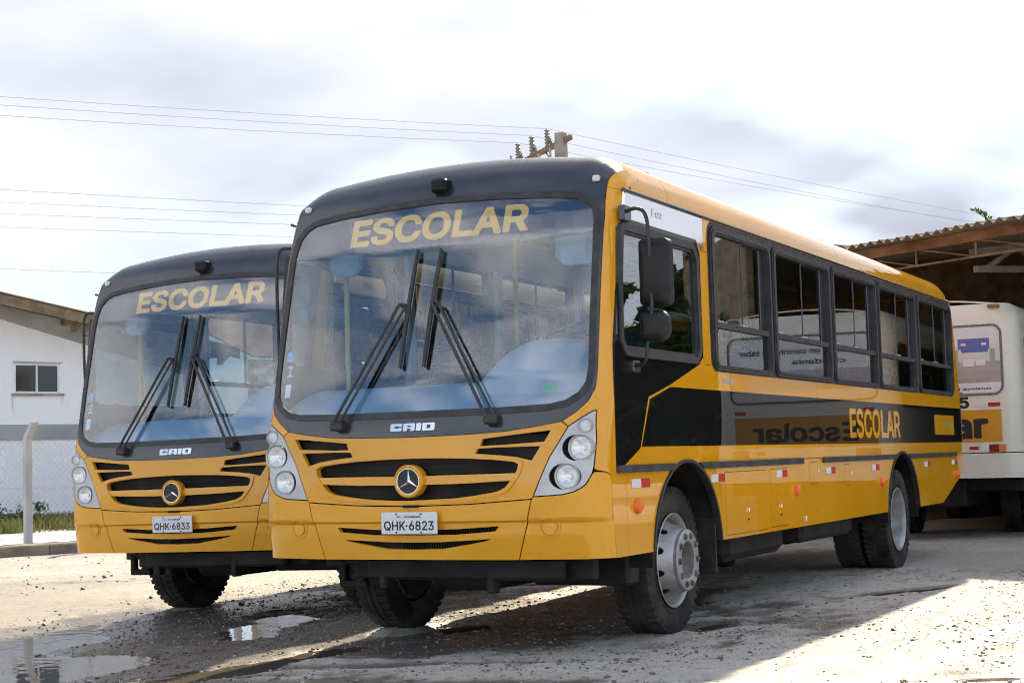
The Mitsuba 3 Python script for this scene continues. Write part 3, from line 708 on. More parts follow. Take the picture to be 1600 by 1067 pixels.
def tyre_mesh():
    p = [(.300, -.10), (.335, -.118), (.40, -.132), (.45, -.130), (.472, -.120), (.484, -.100), (.488, -.06), (.489, 0), (.488, .06), (.484, .100), (.472, .120), (.45, .130), (.40, .132), (.335, .118), (.300, .10)]
    m = [lathe(p, 64, 'x')]
    n = 46
    for k in range(n):
        for s in (1, -1):
            b = cbox(.045, .128, -.022, .022, .462, .498, .008) if s > 0 else cbox(-.128, -.045, -.022, .022, .462, .498, .008)
            m.append(rot(b, 360 * (k + (.5 if s < 0 else 0)) / n, [1, 0, 0]))
            if k % 2 == 0: m.append(rot(cbox(s * .125 - .006, s * .125 + .006, -.018, .018, .435, .468, .004), 360 * k / n, [1, 0, 0]))
    for x in (-.03, .03): m.append(lathe([(.485, x - .02), (.497, x - .016), (.497, x + .016), (.485, x + .02)], 64, 'x'))
    m.append(lathe([(.345, .124), (.352, .128), (.36, .126)], 64, 'x'))
    return cat(*m)


mat('m_nut', mottled((0.10, 0.095, 0.09), (0.20, 0.195, 0.19), 20.0), 0.5, metal=0.4)
TYRE = mikit.ply(tyre_mesh(), 'm_tyre', smooth=35)


def dish(r):      # front disc: a cone from the rim out to the hub flange
    return np.interp(r, [.0, .203, .212, .268, .285], [.205, .205, .188, .062, .040])


def dish_mesh():
    g = Point(0, 0).buffer(.287, quad_segs=20).difference(Point(0, 0).buffer(.124, quad_segs=12))
    for k in range(10):
        a = 2 * math.pi * (k + .5) / 10
        g = g.difference(affinity.rotate(affinity.scale(Point(.250 * math.cos(a), .250 * math.sin(a)).buffer(.024), .70, 1.15), math.degrees(a)))
    fn = lambda u, v: np.stack([dish(np.hypot(u, v)), u, v], -1)
    return mpanel(g, fn, .014, .012)


RIM = mikit.ply(lathe([(.312, .120), (.318, .128), (.310, .132), (.298, .118), (.288, .09), (.283, .02), (.283, -.06), (.275, -.11)], 48, 'x'), 'm_rim', smooth=35)
DISC = mikit.ply(dish_mesh(), 'm_rim', smooth=25)
HUB = mikit.ply(cat(lathe([(.200, .190), (.207, .200), (.207, .222), (.200, .230), (.134, .230), (.126, .224), (.124, .20), (.124, .10)], 40, 'x'), lathe([(.122, .10), (.10, .12), (.07, .135), (.0005, .135)], 32, 'x')), 'm_rim', smooth=30)
NUT = mikit.ply(cat(lathe([(.0225, .229), (.0225, .236), (.017, .237)], 16, 'x'), lathe([(.0160, .235), (.0155, .246), (.010, .250), (.0005, .250)], 6, 'x')), 'm_nut', smooth=False)
RDISH = mikit.ply(cat(lathe([(.312, .120), (.318, .128), (.310, .132), (.298, .118), (.286, .09), (.280, .0), (.255, -.07), (.20, -.10), (.11, -.11)], 48, 'x'), lathe([(.115, -.11), (.115, -.03), (.09, .0), (.0005, .005)], 24, 'x')), 'm_rim', smooth=35)
BACK = mikit.ply(lathe([(.285, -.10), (.0005, -.10)], 32, 'x'), 'm_under', smooth=False)
FL = np.eye(4); FL[0, 0] = FL[1, 1] = -1          # turned half round z: the wheel of the other side
for s in (1, -1):
    B = np.eye(4) if s == 1 else FL
    tr = lambda x, y: trimesh.transformations.translation_matrix([s * x, y, TR])
    w = pname('wheel'); M = tr(1.005, 1.479) @ B
    again(w + '__tyre', TYRE, M); again(w + '__rim', RIM, M); again(w + '__disc', DISC, M); again(w + '__hub', HUB, M); again(w + '__brake_drum', BACK, M)
    for k in range(10):
        again(w + '__nut', NUT, M @ trimesh.transformations.translation_matrix([0, .166 * math.cos(2 * math.pi * k / 10), .166 * math.sin(2 * math.pi * k / 10)]))
    for x in (1.060, .760):
        w = pname('wheel'); M = tr(x, 7.60) @ B
        again(w + '__tyre', TYRE, M)
        if x > 1:
            again(w + '__rim', RDISH, M)
        again(w + '__brake_drum', BACK, M)
    f = (lambda m: m) if s == 1 else mirror
    part('mud_flap', f(cat(cbox(.80, 1.22, 2.075, 2.09, .36, 1.0, .004))), 'm_rubber', False)
# chassis, axles, tank, springs
part('chassis_rail', cat(*[cbox(s * .43 - .035, s * .43 + .035, .12, 10.3, .60, .84, .01) for s in (1, -1)]), 'm_chassis', False)
part('front_axle', cat(cbox(-.95, .95, 1.42, 1.54, .40, .50, .03), cbox(-.55, .55, 1.38, 1.58, .36, .44, .03)), 'm_chassis', False)
part('rear_axle', cat(tube([(-.95, 7.6, .5), (.95, 7.6, .5)], .10, 12), trimesh.creation.icosphere(2, .24).apply_translation((0, 7.6, .48))), 'm_chassis', 30)
part('steering_rod', cat(tube([(-.9, 1.18, .42), (.9, 1.18, .42)], .03, 8), tube([(.62, .35, .62), (.62, 1.2, .42)], .03, 8)), 'm_chassis', 30)
part('engine', cat(cbox(-.40, .40, .30, 1.30, .44, .95, .05), cbox(-.22, .24, .5, 1.25, .36, .5, .04), cbox(-.45, .95, .10, .16, .46, .60, .02)), 'm_under', False)
part('front_underguard', cat(cbox(-.62, 1.10, .22, .30, .46, .62, .01), cbox(-.36, -.31, .10, .20, .40, .60, .01), cbox(.42, .47, .10, .20, .38, .60, .01), cbox(.42, 1.10, .75, .95, .38, .60, .02)), 'm_chassis', False)
part('tow_hook', cat(cbox(-.87, -.82, .42, .48, .38, .56, .008), cbox(-.83, -.71, .42, .48, .53, .57, .008), cbox(-.83, -.66, .42, .48, .38, .43, .008), rot(cbox(-.74, -.46, .42, .48, .45, .50, .008), -32, [0, 1, 0], (-.64, .45, .43))), 'm_chassis', False)
part('fuel_tank', cat(cbox(.50, 1.12, 2.6, 4.0, .40, .82, .06)), 'm_under', False)
for c_ in ((-1.10, -.55, 2.6, 3.6, .42, .80, .04), (.55, 1.15, 4.4, 6.0, .44, .80, .04), (-1.1, -.5, 4.2, 6.2, .46, .80, .04)): part('battery_box', cbox(*c_), 'm_under', False)
part('exhaust', cat(tube([(-.62, 1.9, .50), (-.62, 4.4, .50)], .06, 10), tube([(-.62, 8.4, .60), (-.7, 9.6, .58)], .07, 10), cbox(.2, .9, 8.8, 9.6, .46, .62, .03)), 'm_chassis', 30)
part('underbody', cat(*[cbox(-w_, w_, a_, b_, .86, .92, .005) for w_, a_, b_ in ((1.2, .25, .80), (.58, .80, 2.13), (1.2, 2.13, 6.93), (.58, 6.93, 8.32), (1.2, 8.32, 9.4))]), 'm_under', False)
part('leaf_spring', cat(*[cbox(s * .52 - .05, s * .52 + .05, y0 - .65, y0 + .65, .52 + i * .03, .545 + i * .03, .004) for s in (1, -1) for y0 in (1.479, 7.6) for i in range(3)]), 'm_chassis', False)

# ------------------------------------------------------------------ inside
part('cabin_floor', cat(cbox(-1.2, 1.2, 2.14, 6.93, .95, .98, .004), cbox(-.60, .60, 6.932, 8.308, .95, .98, .004), cbox(-1.2, 1.2, 8.31, 10.2, .95, .98, .004)), 'm_floor', False)
part('cabin_ceiling', mpanel(box(-1.14, 1.0, 1.14, 10.2), lambda u, v: np.stack([u, v, 3.02 - .12 * np.abs(u / 1.14) ** 3], -1), .3, .01), 'm_ceiling', 40)
for s in (1, -1):
    f = (lambda m: m) if s == 1 else mirror
    part('side_lining', f(cat(cbox(1.17, 1.195, 2.0, 10.2, 1.20, 1.80, .004), cbox(1.16, 1.195, .75, 10.2, 2.80, 2.94, .01))), 'm_lining', False)
    part('window_post', f(cat(*[cbox(1.15, 1.20, y - .05, y + .05, 1.80, 2.84, .01) for y in (1.96, 3.465, 5.165, 6.79, 8.47, 10.24)])), 'm_lining', False)
    for k in range(8):
        y = 2.75 + k * .92
        sg = 'seat_a' if False else 'seat'
        if k == 0 and s == 1: SEAT = mikit.ply(cat(cbox(-.43, .43, .05, .50, 1.36, 1.46, .03), rot(cbox(-.43, .43, .50, .58, 1.40, 2.02, .035), -8, [1, 0, 0], (0, .5, 1.4)), cbox(-.36, -.30, .1, .5, .98, 1.38, .01), cbox(.30, .36, .1, .5, .98, 1.38, .01)), 'm_seat', smooth=False)
        if k == 0 and s == 1: GRIP = mikit.ply(tube([(-.40, .60, 1.95), (-.38, .62, 2.08), (.38, .62, 2.08), (.40, .60, 1.95)], .016, 8, smooth_path=1), 'm_pole_yellow', smooth=40)
        q = pname('seat'); M = trimesh.transformations.translation_matrix([s * .70, y, 0])
        again(q + '__cushions', SEAT, M); again(q + '__grip', GRIP, M)
part('dashboard', cat(mpanel(box(-1.16, 0, 1.16, 1.0), lambda u, v: np.stack([u, surf(u, np.full(len(u), 1.5))[:, 1] + .06 + v * .60, 1.50 + .22 * np.sin(v * math.pi * .5)], -1), .06, .02),
                      cbox(-1.15, 1.15, .70, .80, .95, 1.70, .03)), 'm_dash', 40)
hump = []
part('instrument_pod', mpanel(box(.16, 0, 1.14, 1.0), lambda u, v: np.stack([u, surf(u, np.full(len(u), 1.6))[:, 1] + .20 + v * .62, 1.50 + .44 * np.clip(1 - np.abs((u - .68) / .52) ** 2.4, 0, 1) ** .7 * np.sin(np.clip(v * 1.6, 0, 1) * math.pi / 2) + .04], -1), .05, .02), 'm_dash', 60)
part('engine_cover', mpanel(box(-.60, 0, .20, 1.0), lambda u, v: np.stack([u, .45 + v * 1.2, 1.42 + .30 * np.clip(1 - np.abs((u + .2) / .42) ** 3, 0, 1) ** .6 * np.clip(1 - np.abs(v * 2 - 1) ** 4, 0, 1)], -1), .06, .02), 'm_dash', 60)
wheel_ring = rot(lathe([(.225 + .016 * math.cos(a), .016 * math.sin(a)) for a in np.linspace(0, 2 * np.pi, 10)], 36, 'z'), 28, [1, 0, 0])
part('steering_wheel', moved(cat(wheel_ring, rot(cat(cbox(-.21, .21, -.018, .018, -.012, .012, .005), cbox(-.05, .05, -.05, .05, -.02, .02, .01)), 28, [1, 0, 0]), tube([(0, 0, 0), (0, -.18, -.42)], .03, 8)), (.74, .92, 2.02)), 'm_rubber', 40)
part('driver_seat', cat(cbox(.48, 1.0, 1.15, 1.62, 1.30, 1.44, .04), rot(cbox(.50, .98, 1.60, 1.70, 1.40, 2.10, .04), -6, [1, 0, 0], (0, 1.6, 1.4)), cbox(.62, .86, 1.68, 1.76, 2.12, 2.30, .03), cbox(.55, .95, 1.2, 1.6, .95, 1.32, .02)), 'm_seat', False)
k = part('driver_partition', cat(cbox(.20, .25, 2.02, 2.07, .96, 2.62, .01), cbox(1.12, 1.17, 2.02, 2.07, .96, 2.62, .01), cbox(.20, 1.17, 2.02, 2.07, 2.52, 2.62, .01), cbox(.20, 1.17, 2.03, 2.06, .98, 1.62, .01)), 'm_charcoal', False)
for (x, y) in ((.18, 2.1), (-.42, 2.3), (-1.02, .82), (.30, 4.9), (-.30, 6.6)):
    part('grab_pole', tube([(x, y, .96), (x, y, 2.98)], .019, 10), 'm_pole_yellow', 40)
part('grab_rail', cat(tube([(-.30, 2.2, 2.86), (-.30, 10.0, 2.86)], .017, 8), tube([(.30, 2.2, 2.86), (.30, 10.0, 2.86)], .017, 8)), 'm_pole_yellow', 40)
part('air_filter_lamp', cat(moved(lathe([(.055, .0), (.055, .03), (.03, .04), (.0005, .042)], 24, 'y'), (.93, .52, 2.72))), 'm_white_plastic', 30)
for c_ in ((.72, 1.02, .55, .75, 2.45, 2.88, .06), (-1.02, -.78, .55, .72, 2.50, 2.88, .06)): part('fan_housing', cbox(*c_), 'm_lining', False)
part('inspection_sticker', cat(lay(text_uv('I', -1.085, -1.035, 1.80, 1.87, .001), surf, -.012), mpanel(box(-1.09, 1.66, -1.04, 1.75), surf, .1, 0, off=-.012)), 'm_reflex_white', False)
part('inspection_sticker', mpanel(box(-1.10, 1.90, -1.045, 1.97), surf, .1, 0, off=-.012), 'm_blue_sticker', False)
part('green_sticker', mpanel(rrect(.86, .95, 1.62, 1.66, .01), surf, .1, 0, off=-.012), 'm_green_sticker', False)


def place_bus(key, M, plate):
    for name, d, m in parts:
        scene[f'{key}__{name}'] = {**d, 'to_world': T((M if m is None else M @ m).tolist())}
    fn = lambda u, v: np.stack([u, np.full(len(u), -.1155), v], -1)
    a = lay(text_uv(plate, -.180, .178, .779, .842, .001, True), fn, .0)
    b = lay(text_uv('SC - GUABIRUBA', -.085, .085, .861, .874, .001, True), fn, .0)
    c = cat(*[moved(lathe([(.0055, 0), (.0055, -.004), (.0005, -.005)], 8, 'y'), (x, -.1155, z)) for x, z in ((-.09, .884), (.088, .884), (-.09, .771), (.088, .771))])
    scene[f'{key}__number_plate__lettering'] = {**mikit.ply(cat(a, b, c), 'm_ink', smooth=False), 'to_world': T(M.tolist())}


M1 = np.eye(4)
rm = trimesh.transformations.rotation_matrix
M2 = trimesh.transformations.translation_matrix([-3.394, 1.934, -.0758]) @ rm(.02434, [0, 0, 1]) @ rm(-.0139, [0, 1, 0])
labels['school_bus'] = {'label': 'nearer yellow school bus with plate QHK-6823 in front of the other one', 'category': 'bus', 'group': 'yellow school buses parked on the yard'}
labels['school_bus_001'] = {'label': 'farther yellow school bus on the left with plate QHK-6833', 'category': 'bus', 'group': 'yellow school buses parked on the yard'}
used |= {'school_bus', 'school_bus_001'}
place_bus('school_bus', M1, 'QHK·6823'); place_bus('school_bus_001', M2, 'QHK·6833')

# ------------------------------------------------------------------ far side of the yard: kerb, pavement, verge, fence, building
D20 = np.array([math.sin(math.radians(20)), math.cos(math.radians(20))]); N20 = np.array([-D20[1], D20[0]])


def yard_frame(m):
    """From (along, across, up) to the world: the far side of the yard runs 20 degrees off the buses."""
    v = np.array(m.vertices)
    w = np.stack([v[:, 0] * D20[0] + v[:, 1] * N20[0], v[:, 0] * D20[1] + v[:, 1] * N20[1], v[:, 2]], -1)
    return trimesh.Trimesh(w, m.faces, process=False)


mat('m_concrete', mottled((0.24, 0.215, 0.185), (0.36, 0.325, 0.28), 2.5, 4), 0.85)
mat('m_concrete_grey', mottled((0.34, 0.345, 0.36), (0.44, 0.445, 0.46), 1.6, 4), 0.8)
mat('m_paving', mottled((0.48, 0.47, 0.45), (0.64, 0.63, 0.61), 3.0, 4), 0.8)
def plaster(p, n, uv):
    al = p.x * float(D20[0]) + p.y * float(D20[1])
    c = mix((0.84, 0.86, 0.90), (0.88, 0.90, 0.94), fbm(p.x * 0.6, p.y * 0.6, p.z * 0.9, 4)) * (1 - 0.30 * smoothstep(0.62, 0.80, fbm(p.x * 2.4, p.y * 2.4, p.z * 0.35, 4)))
    run = mi.Float(0)
    for a, z0, z1 in ((10.93, 2.45, 3.06), (12.19, 2.70, 3.06), (11.6, 2.85, 3.06)):      # rusty runs below the ends of the sill
        run += dr.exp(-dr.square((al - a - 0.03 * noise(p.z * 4, a, 0.0)) / 0.035)) * smoothstep(z0, z0 + .4, p.z) * dr.select(p.z < z1, 1.0, 0.0) * noise(al * 60, p.z * 5, 1.0)
    return mix(c, mi.Color3f(0.40, 0.27, 0.19), dr.clip(run * 0.8, 0, 0.6))


mat('m_plaster', proc(plaster), 0.85)
mat('m_beam_paint', mottled((0.30, 0.315, 0.33), (0.37, 0.385, 0.40), 1.2, 4), 0.8)
mat('m_wood', mottled((0.15, 0.105, 0.062), (0.24, 0.175, 0.11), 6.0, 4), 0.75)
mat('m_fibre', mottled((0.17, 0.145, 0.115), (0.28, 0.25, 0.205), 1.2, 5), 0.85)
mat('m_steel_rust', mottled((0.13, 0.070, 0.038), (0.24, 0.145, 0.085), 4.0, 4), 0.75)
mat('m_beam_old', mottled((0.10, 0.075, 0.055), (0.17, 0.13, 0.10), 3.0, 4), 0.85)
mat('m_wire', (0.30, 0.30, 0.31), 0.5, metal=0.5)
mat('m_cable', (0.42, 0.42, 0.45), 0.6)
mat('m_brick', mottled((0.30, 0.12, 0.075), (0.44, 0.20, 0.13), 3.0, 4), 0.9)
mat('m_roof_tile', mottled((0.30, 0.115, 0.065), (0.45, 0.19, 0.11), 2.0, 4), 0.85)
scene['m_leaf'] = {'type': 'principledthin', 'base_color': proc(lambda p, n, uv: mix((0.035, 0.068, 0.016), (0.085, 0.13, 0.030), cell_rand(p.x * 3.1, p.y * 3.1, p.z * 3.1))), 'roughness': 0.55, 'diff_trans': 0.7, 'spec_trans': 0.0}
scene['m_leaf_dark'] = {'type': 'principledthin', 'base_color': proc(lambda p, n, uv: mix((0.016, 0.036, 0.014), (0.045, 0.075, 0.024), cell_rand(p.x * 2.3, p.y * 2.3, p.z * 2.3))), 'roughness': 0.6, 'diff_trans': 0.5, 'spec_trans': 0.0}
scene['m_grass'] = {'type': 'principledthin', 'base_color': proc(lambda p, n, uv: mix((0.075, 0.105, 0.024), (0.23, 0.20, 0.075), fbm(p.x * 1.7, p.y * 1.7, 0.0, 3))), 'roughness': 0.7, 'diff_trans': 0.6, 'spec_trans': 0.0}
mat('m_bark', mottled((0.07, 0.055, 0.042), (0.14, 0.115, 0.09), 5.0, 4), 0.9)

mat('m_kerb', mottled((0.15, 0.125, 0.098), (0.24, 0.205, 0.165), 2.5, 4), 0.9)
structure('kerb', yard_frame(cat(*[cbox(a, a + .985, 16.55, 17.12, -.30, .05 + .004 * math.sin(a * 7), .02) for a in np.arange(-14, 40, 1.0)])), 'm_kerb', False, 'low concrete kerb along the far side of the yard')
structure('pavement', yard_frame(trimesh.creation.box(bounds=[[-14, 17.13, -.3], [40, 21.6, .030]])), 'm_concrete', False, 'white paved footway behind the kerb')
pav = []
for i, a in enumerate(np.arange(2.0, 12.0, .205)):
    for j, b in enumerate(np.arange(17.16, 21.5, .405)):
        o = .2 * (i % 2)
        h = .045 + .006 * rng.random()
        pav.append(trimesh.creation.box(bounds=[[a, b + o, .0], [a + .197, b + o + .397, h]]))
structure('pavement', yard_frame(cat(*pav)), 'm_paving', False, 'white paving blocks of the footway')
structure('verge', yard_frame(trimesh.creation.box(bounds=[[-14, 21.62, -.3], [40, 28.0, .035]])), 'm_concrete', False, 'earth strip between footway and wall')


def blades(n, a0, a1, b0, b1, hmin, hmax, seed, clump):
    r = np.random.default_rng(seed)
    A, Bc = r.uniform(a0, a1, n), r.uniform(b0, b1, n)
    q = np.stack([A, Bc, np.zeros(n)], -1)
    keep = meshkit.fbm(q * clump, 3, seed) + r.uniform(-.2, .2, n) > .46
    A, Bc = A[keep], Bc[keep]; n = len(A)
    H = r.uniform(hmin, hmax, n); an = r.uniform(0, 6.28, n); le = r.uniform(.1, .5, n) * H
    dx, dy = np.cos(an), np.sin(an); w = .012 + .010 * r.random(n)
    V = np.stack([np.stack([A - dy * w, Bc + dx * w, np.full(n, .03)], -1), np.stack([A + dy * w, Bc - dx * w, np.full(n, .03)], -1),
                  np.stack([A + dx * le * .4, Bc + dy * le * .4, .03 + H * .65], -1), np.stack([A + dx * le, Bc + dy * le, .03 + H], -1)], 1)
    F = np.array([[0, 1, 2], [2, 1, 3]])[None] + (np.arange(n) * 4)[:, None, None]
    V[:, 2, :2] += np.stack([-dy * w * .5, dx * w * .5], -1)
    return trimesh.Trimesh(V.reshape(-1, 3), F.reshape(-1, 3), process=False)


k = put('verge_grass', yard_frame(cat(blades(26000, 2, 20, 21.7, 27.8, .10, .34, 5, .9))), 'm_grass', False)
labels[k] = {'kind': 'stuff', 'label': 'dry tufted grass along the foot of the white wall', 'category': 'grass'}


def bush(center, r, n, leaf, seed, flat=1.0):
    g = np.random.default_rng(seed)
    cl = g.normal(0, .45, (max(6, n // 60), 3)) * r; cl[:, 2] = np.abs(cl[:, 2]) * flat
    c = cl[g.integers(0, len(cl), n)] + g.normal(0, .17, (n, 3)) * r
    c[:, 2] = np.maximum(c[:, 2], -.0)
    d = g.normal(0, 1, (n, 3)); d /= np.linalg.norm(d, axis=1, keepdims=True)
    e = np.cross(d, g.normal(0, 1, (n, 3))); e /= np.linalg.norm(e, axis=1, keepdims=True)
    L = leaf * g.uniform(.6, 1.3, n)[:, None]
    V = np.stack([c - d * L, c + e * L * .42, c + d * L, c - e * L * .42], 1) + np.asarray(center)
    F = np.array([[0, 1, 2], [0, 2, 3]])[None] + (np.arange(n) * 4)[:, None, None]
    return trimesh.Trimesh(V.reshape(-1, 3), F.reshape(-1, 3), process=False)


def yw(a, b, z=0.0):
    p = a * D20 + b * N20
    return (p[0], p[1], z)


for (a, b, r, lab) in ((9.25, 24.0, .42, 'leafy green weed bush by the wall, right at the farther bus'), (7.55, 22.6, .20, 'small dry weed clump left of the fence post'), (15.2, 23.5, .9, 'round green shrub seen through the farther bus'), (12.2, 23.6, .6, 'green shrub behind the farther bus')):
    key = group_thing('shrub', lab, 'shrub')
    put(key + '__foliage', bush(yw(a, b, .03), r, int(1600 * max(r, .3)), .05, int(a * 10), 1.2), 'm_leaf', False)
    put(key + '__stem', cat(*[tube([yw(a, b, 0), yw(a + r * .3 * math.cos(q), b + r * .3 * math.sin(q), r * .9)], .010, 5) for q in (0, 2.1, 4.2)]), 'm_bark', False)

# chain-link fence with bent concrete posts
key = group_thing('chain_link_fence', 'chain-link fence on bent pale concrete posts in front of the white building', 'fence')
PB = 17.42
for a in np.arange(-2.16, 32, 2.05):
    put(key + '__post', yard_frame(cat(cbox(a - .062, a + .062, PB - .06, PB + .06, .0, 1.80, .012), trimesh.Trimesh([(a + dx, PB + (dy if z == 0 else dy * .8 - .26), 1.795 + z) for z in (0, .25) for dx in (-.06, .06) for dy in (-.058, .058)]).convex_hull)), 'm_concrete_grey', False)
wv = []
h0, h1, st = .10, 1.78, .11
for sgn in (1, -1):
    for a in np.arange(1.0, 16.0, st):
        wv.append(((a, h0), (a + sgn * (h1 - h0), h1)))
V, F = [], []
for (p, q) in wv:
    n = len(V); d = np.array([q[0] - p[0], q[1] - p[1]]); d /= np.linalg.norm(d); e = np.array([-d[1], d[0]]) * .0021
    for (a, z) in (p, q): V += [(a + e[0], PB + .065, z + e[1]), (a - e[0], PB + .065, z - e[1]), (a, PB + .069, z)]
    F += [(n, n + 3, n + 1), (n + 1, n + 3, n + 4), (n + 1, n + 4, n + 2), (n + 2, n + 4, n + 5), (n + 2, n + 5, n), (n, n + 5, n + 3)]
kk = put(key + '__wire_mesh', yard_frame(trimesh.Trimesh(V, F, process=False)), 'm_wire', False); labels[kk] = {'kind': 'stuff'}
for z in (.12, .95, 1.76):
    put(key + '__tension_wire', yard_frame(tube([(-2.2, PB + .062, z), (32, PB + .062, z)], .003, 5)), 'm_wire', 30)

# white building, gable end towards the yard
key = group_thing('white_building', 'white plastered building with a small window and brown sloping roof edge on the left', 'building')
WB = 28.0
rake = lambda a: 5.18 - .172 * (a - 10.63)
wall = Polygon([(-6, -.2), (15.6, -.2), (15.6, rake(15.6)), (3.0, rake(3.0)), (-6, rake(3.0) - .172 * 9)])
win = box(10.98, 3.10, 12.15, 3.82)
fa = lambda u, v: np.stack([u, np.full(len(u), WB), v], -1)


def wallmesh(poly, y, thick, up_to=None):
    m = mpanel(poly, lambda u, v: np.stack([u, np.full(len(u), y), v], -1), 1.2, thick)
    return yard_frame(m)


put(key + '__wall', wallmesh(wall.difference(win), WB, .25), 'm_plaster', False)
put(key + '__side_wall', yard_frame(trimesh.creation.box(bounds=[[15.35, WB + .26, -.2], [15.6, WB + 14, 4.1]])), 'm_plaster', False)
put(key + '__band', yard_frame(cbox(-6, 15.62, WB - .05, WB + .02, 2.0, 2.36, .01)), 'm_beam_paint', False)
q = Polygon([(3.0, rake(3.0) - .02), (15.7, rake(15.7) - .02), (15.7, rake(15.7) - .62 - .10), (10.6, rake(10.6) - .34), (3.0, rake(3.0) - .20)])
put(key + '__gable_beam', wallmesh(q, WB - .06, .08), 'm_concrete_grey', False)
w = key + '__window'
put(w + '__frame', wallmesh(win.difference(unary_union([box(11.03, 3.15, 11.545, 3.77), box(11.585, 3.15, 12.10, 3.77)])), WB + .03, .08), 'm_white_plastic', False)
put(w + '__pane', wallmesh(box(11.02, 3.14, 11.56, 3.78), WB + .07, 0), 'm_dark_glass', False)
put(w + '__pane', wallmesh(box(11.57, 3.14, 12.11, 3.78), WB + .055, 0), 'm_dark_glass', False)
put(w + '__sill', yard_frame(cbox(10.90, 12.23, WB - .07, WB + .02, 3.045, 3.098, .008)), 'm_concrete', False)
put(w + '__surround', yard_frame(cat(cbox(10.94, 12.19, WB - .02, WB + .01, 3.821, 3.86, .004))), 'm_concrete_grey', False)


def corrugated(u0, u1, L, zf, pitch, amp, th=.008, nu=None, nv=2):
    """A corrugated sheet: u across the waves, v down the slope; returns (u, v, w)."""
    nu = nu or max(6, int((u1 - u0) / pitch * 10))
    us = np.linspace(u0, u1, nu)
    V, F = [], []
    for k in range(nv):
        for u in us: V.append((u, L[0] + (L[1] - L[0]) * k / (nv - 1), amp * math.sin(2 * math.pi * u / pitch)))
    n = nu * nv
    V = V + [(a, b, c - th) for a, b, c in V]
    for k in range(nv - 1):
        for i in range(nu - 1):
            a = k * nu + i; F += [(a, a + 1, a + nu + 1), (a, a + nu + 1, a + nu)]; F += [(n + a, n + a + nu + 1, n + a + 1), (n + a, n + a + nu, n + a + nu + 1)]
    for i in range(nu - 1):
        for k, sg in ((0, 1), (nv - 1, -1)):
            a = k * nu + i; t = [(a, n + a, n + a + 1), (a, n + a + 1, a + 1)]; F += [x[::sg] for x in t]
    for k in range(nv - 1):
        for i, sg in ((0, -1), (nu - 1, 1)):
            a = k * nu + i; t = [(a, n + a, n + a + nu), (a, n + a + nu, a + nu)]; F += [x[::sg] for x in t]
    v = np.array(V); v[:, 2] += zf(v[:, 0], v[:, 1])
    return trimesh.Trimesh(v, F, process=False)


slope_a = lambda u, v: rake(v) + .10
for j, b in enumerate(np.arange(WB - 1.1, WB + 12, 1.10)):
    sh = corrugated(b, b + 1.14, (2.8, 16.6), lambda u, v: 5.28 - .172 * (v - 10.63) + .012 * (j % 2), .177, .024)
    v = np.array(sh.vertices); sh = trimesh.Trimesh(v[:, [1, 0, 2]], np.array(sh.faces)[:, ::-1], process=False)
    put(key + '__roof_sheet', yard_frame(sh), 'm_fibre' if j else 'm_fibre', 30)
put(key + '__rake_board', yard_frame(trimesh.Trimesh([(a, b, 5.225 - .172 * (a - 10.63) - dz) for a in (2.8, 16.6) for b in (WB - 1.08, WB - 1.05) for dz in (0, .23)]).convex_hull), 'm_wood', False)
for a in np.arange(4.0, 16.5, 2.05):
    z = 5.18 - .172 * (a - 10.63)
    put(key + '__purlin', yard_frame(cat(cbox(a - .05, a + .05, WB - 1.0, WB + 1, z - .17, z - .03, .01), trimesh.Trimesh([(a - .05, WB - .98, z - .18), (a + .05, WB - .98, z - .18), (a - .05, WB - .55, z - .18), (a + .05, WB - .55, z - .18), (a - .05, WB - .62, z - .36), (a + .05, WB - .62, z - .36), (a - .05, WB - .52, z - .36), (a + .05, WB - .52, z - .36)]).convex_hull)), 'm_wood', False)

# low house with a perforated block wall and tiled roof, seen through the farther bus
key = group_thing('block_house', 'low house with whitewashed block wall and red tiles seen through the farther bus', 'house')
hx0, hx1 = 17.2, 26.0
put(key + '__wall', yard_frame(trimesh.creation.box(bounds=[[hx0, 27.3, -.1], [hx1, 27.5, 4.0]])), 'm_concrete', False)
bl = []
for r_ in range(20):
    for c_ in range(36):
        a = hx0 + .02 + c_ * .24 + (.12 if r_ % 2 else 0)
        bl.append(trimesh.creation.box(bounds=[[a, 27.22, .0 + r_ * .2], [a + .215, 27.31, .175 + r_ * .2]]))
kk = put(key + '__block', yard_frame(cat(*bl)), 'm_plaster', False); labels[kk] = {'kind': 'stuff'}
put(key + '__roof', yard_frame(cat(*[trimesh.Trimesh([(a + da, 26.8 + t * 3.6, 4.0 + t * 1.3 + dz) for da in (0, .19) for t in (0, 1) for dz in (0, .05)]).convex_hull for a in np.arange(hx0 - .3, hx1 + .3, .2)])), 'm_roof_tile', False)
labels[key + '__roof'] = {'kind': 'stuff'}


# ------------------------------------------------------------------ utility pole and lines
key = group_thing('utility_pole', 'concrete utility pole with crossarm and insulators above the nearer bus roof', 'pole')
PX, PY = -13.14, 30.72
put(key + '__pole', cat(trimesh.Trimesh([(PX + sx * (.22 if z == 0 else .125), PY + sy * (.24 if z == 0 else .14), z) for z in (0, 10.05) for sx in (1, -1) for sy in (1, -1)]).convex_hull), 'm_concrete', False)
A0, A1 = np.array([-12.74, 30.84, 9.90]), np.array([-14.75, 31.25, 9.34])
ax = (A1 - A0) / np.linalg.norm(A1 - A0); sd = np.cross(ax, [0, 0, 1]); sd /= np.linalg.norm(sd); uu = np.cross(sd, ax)


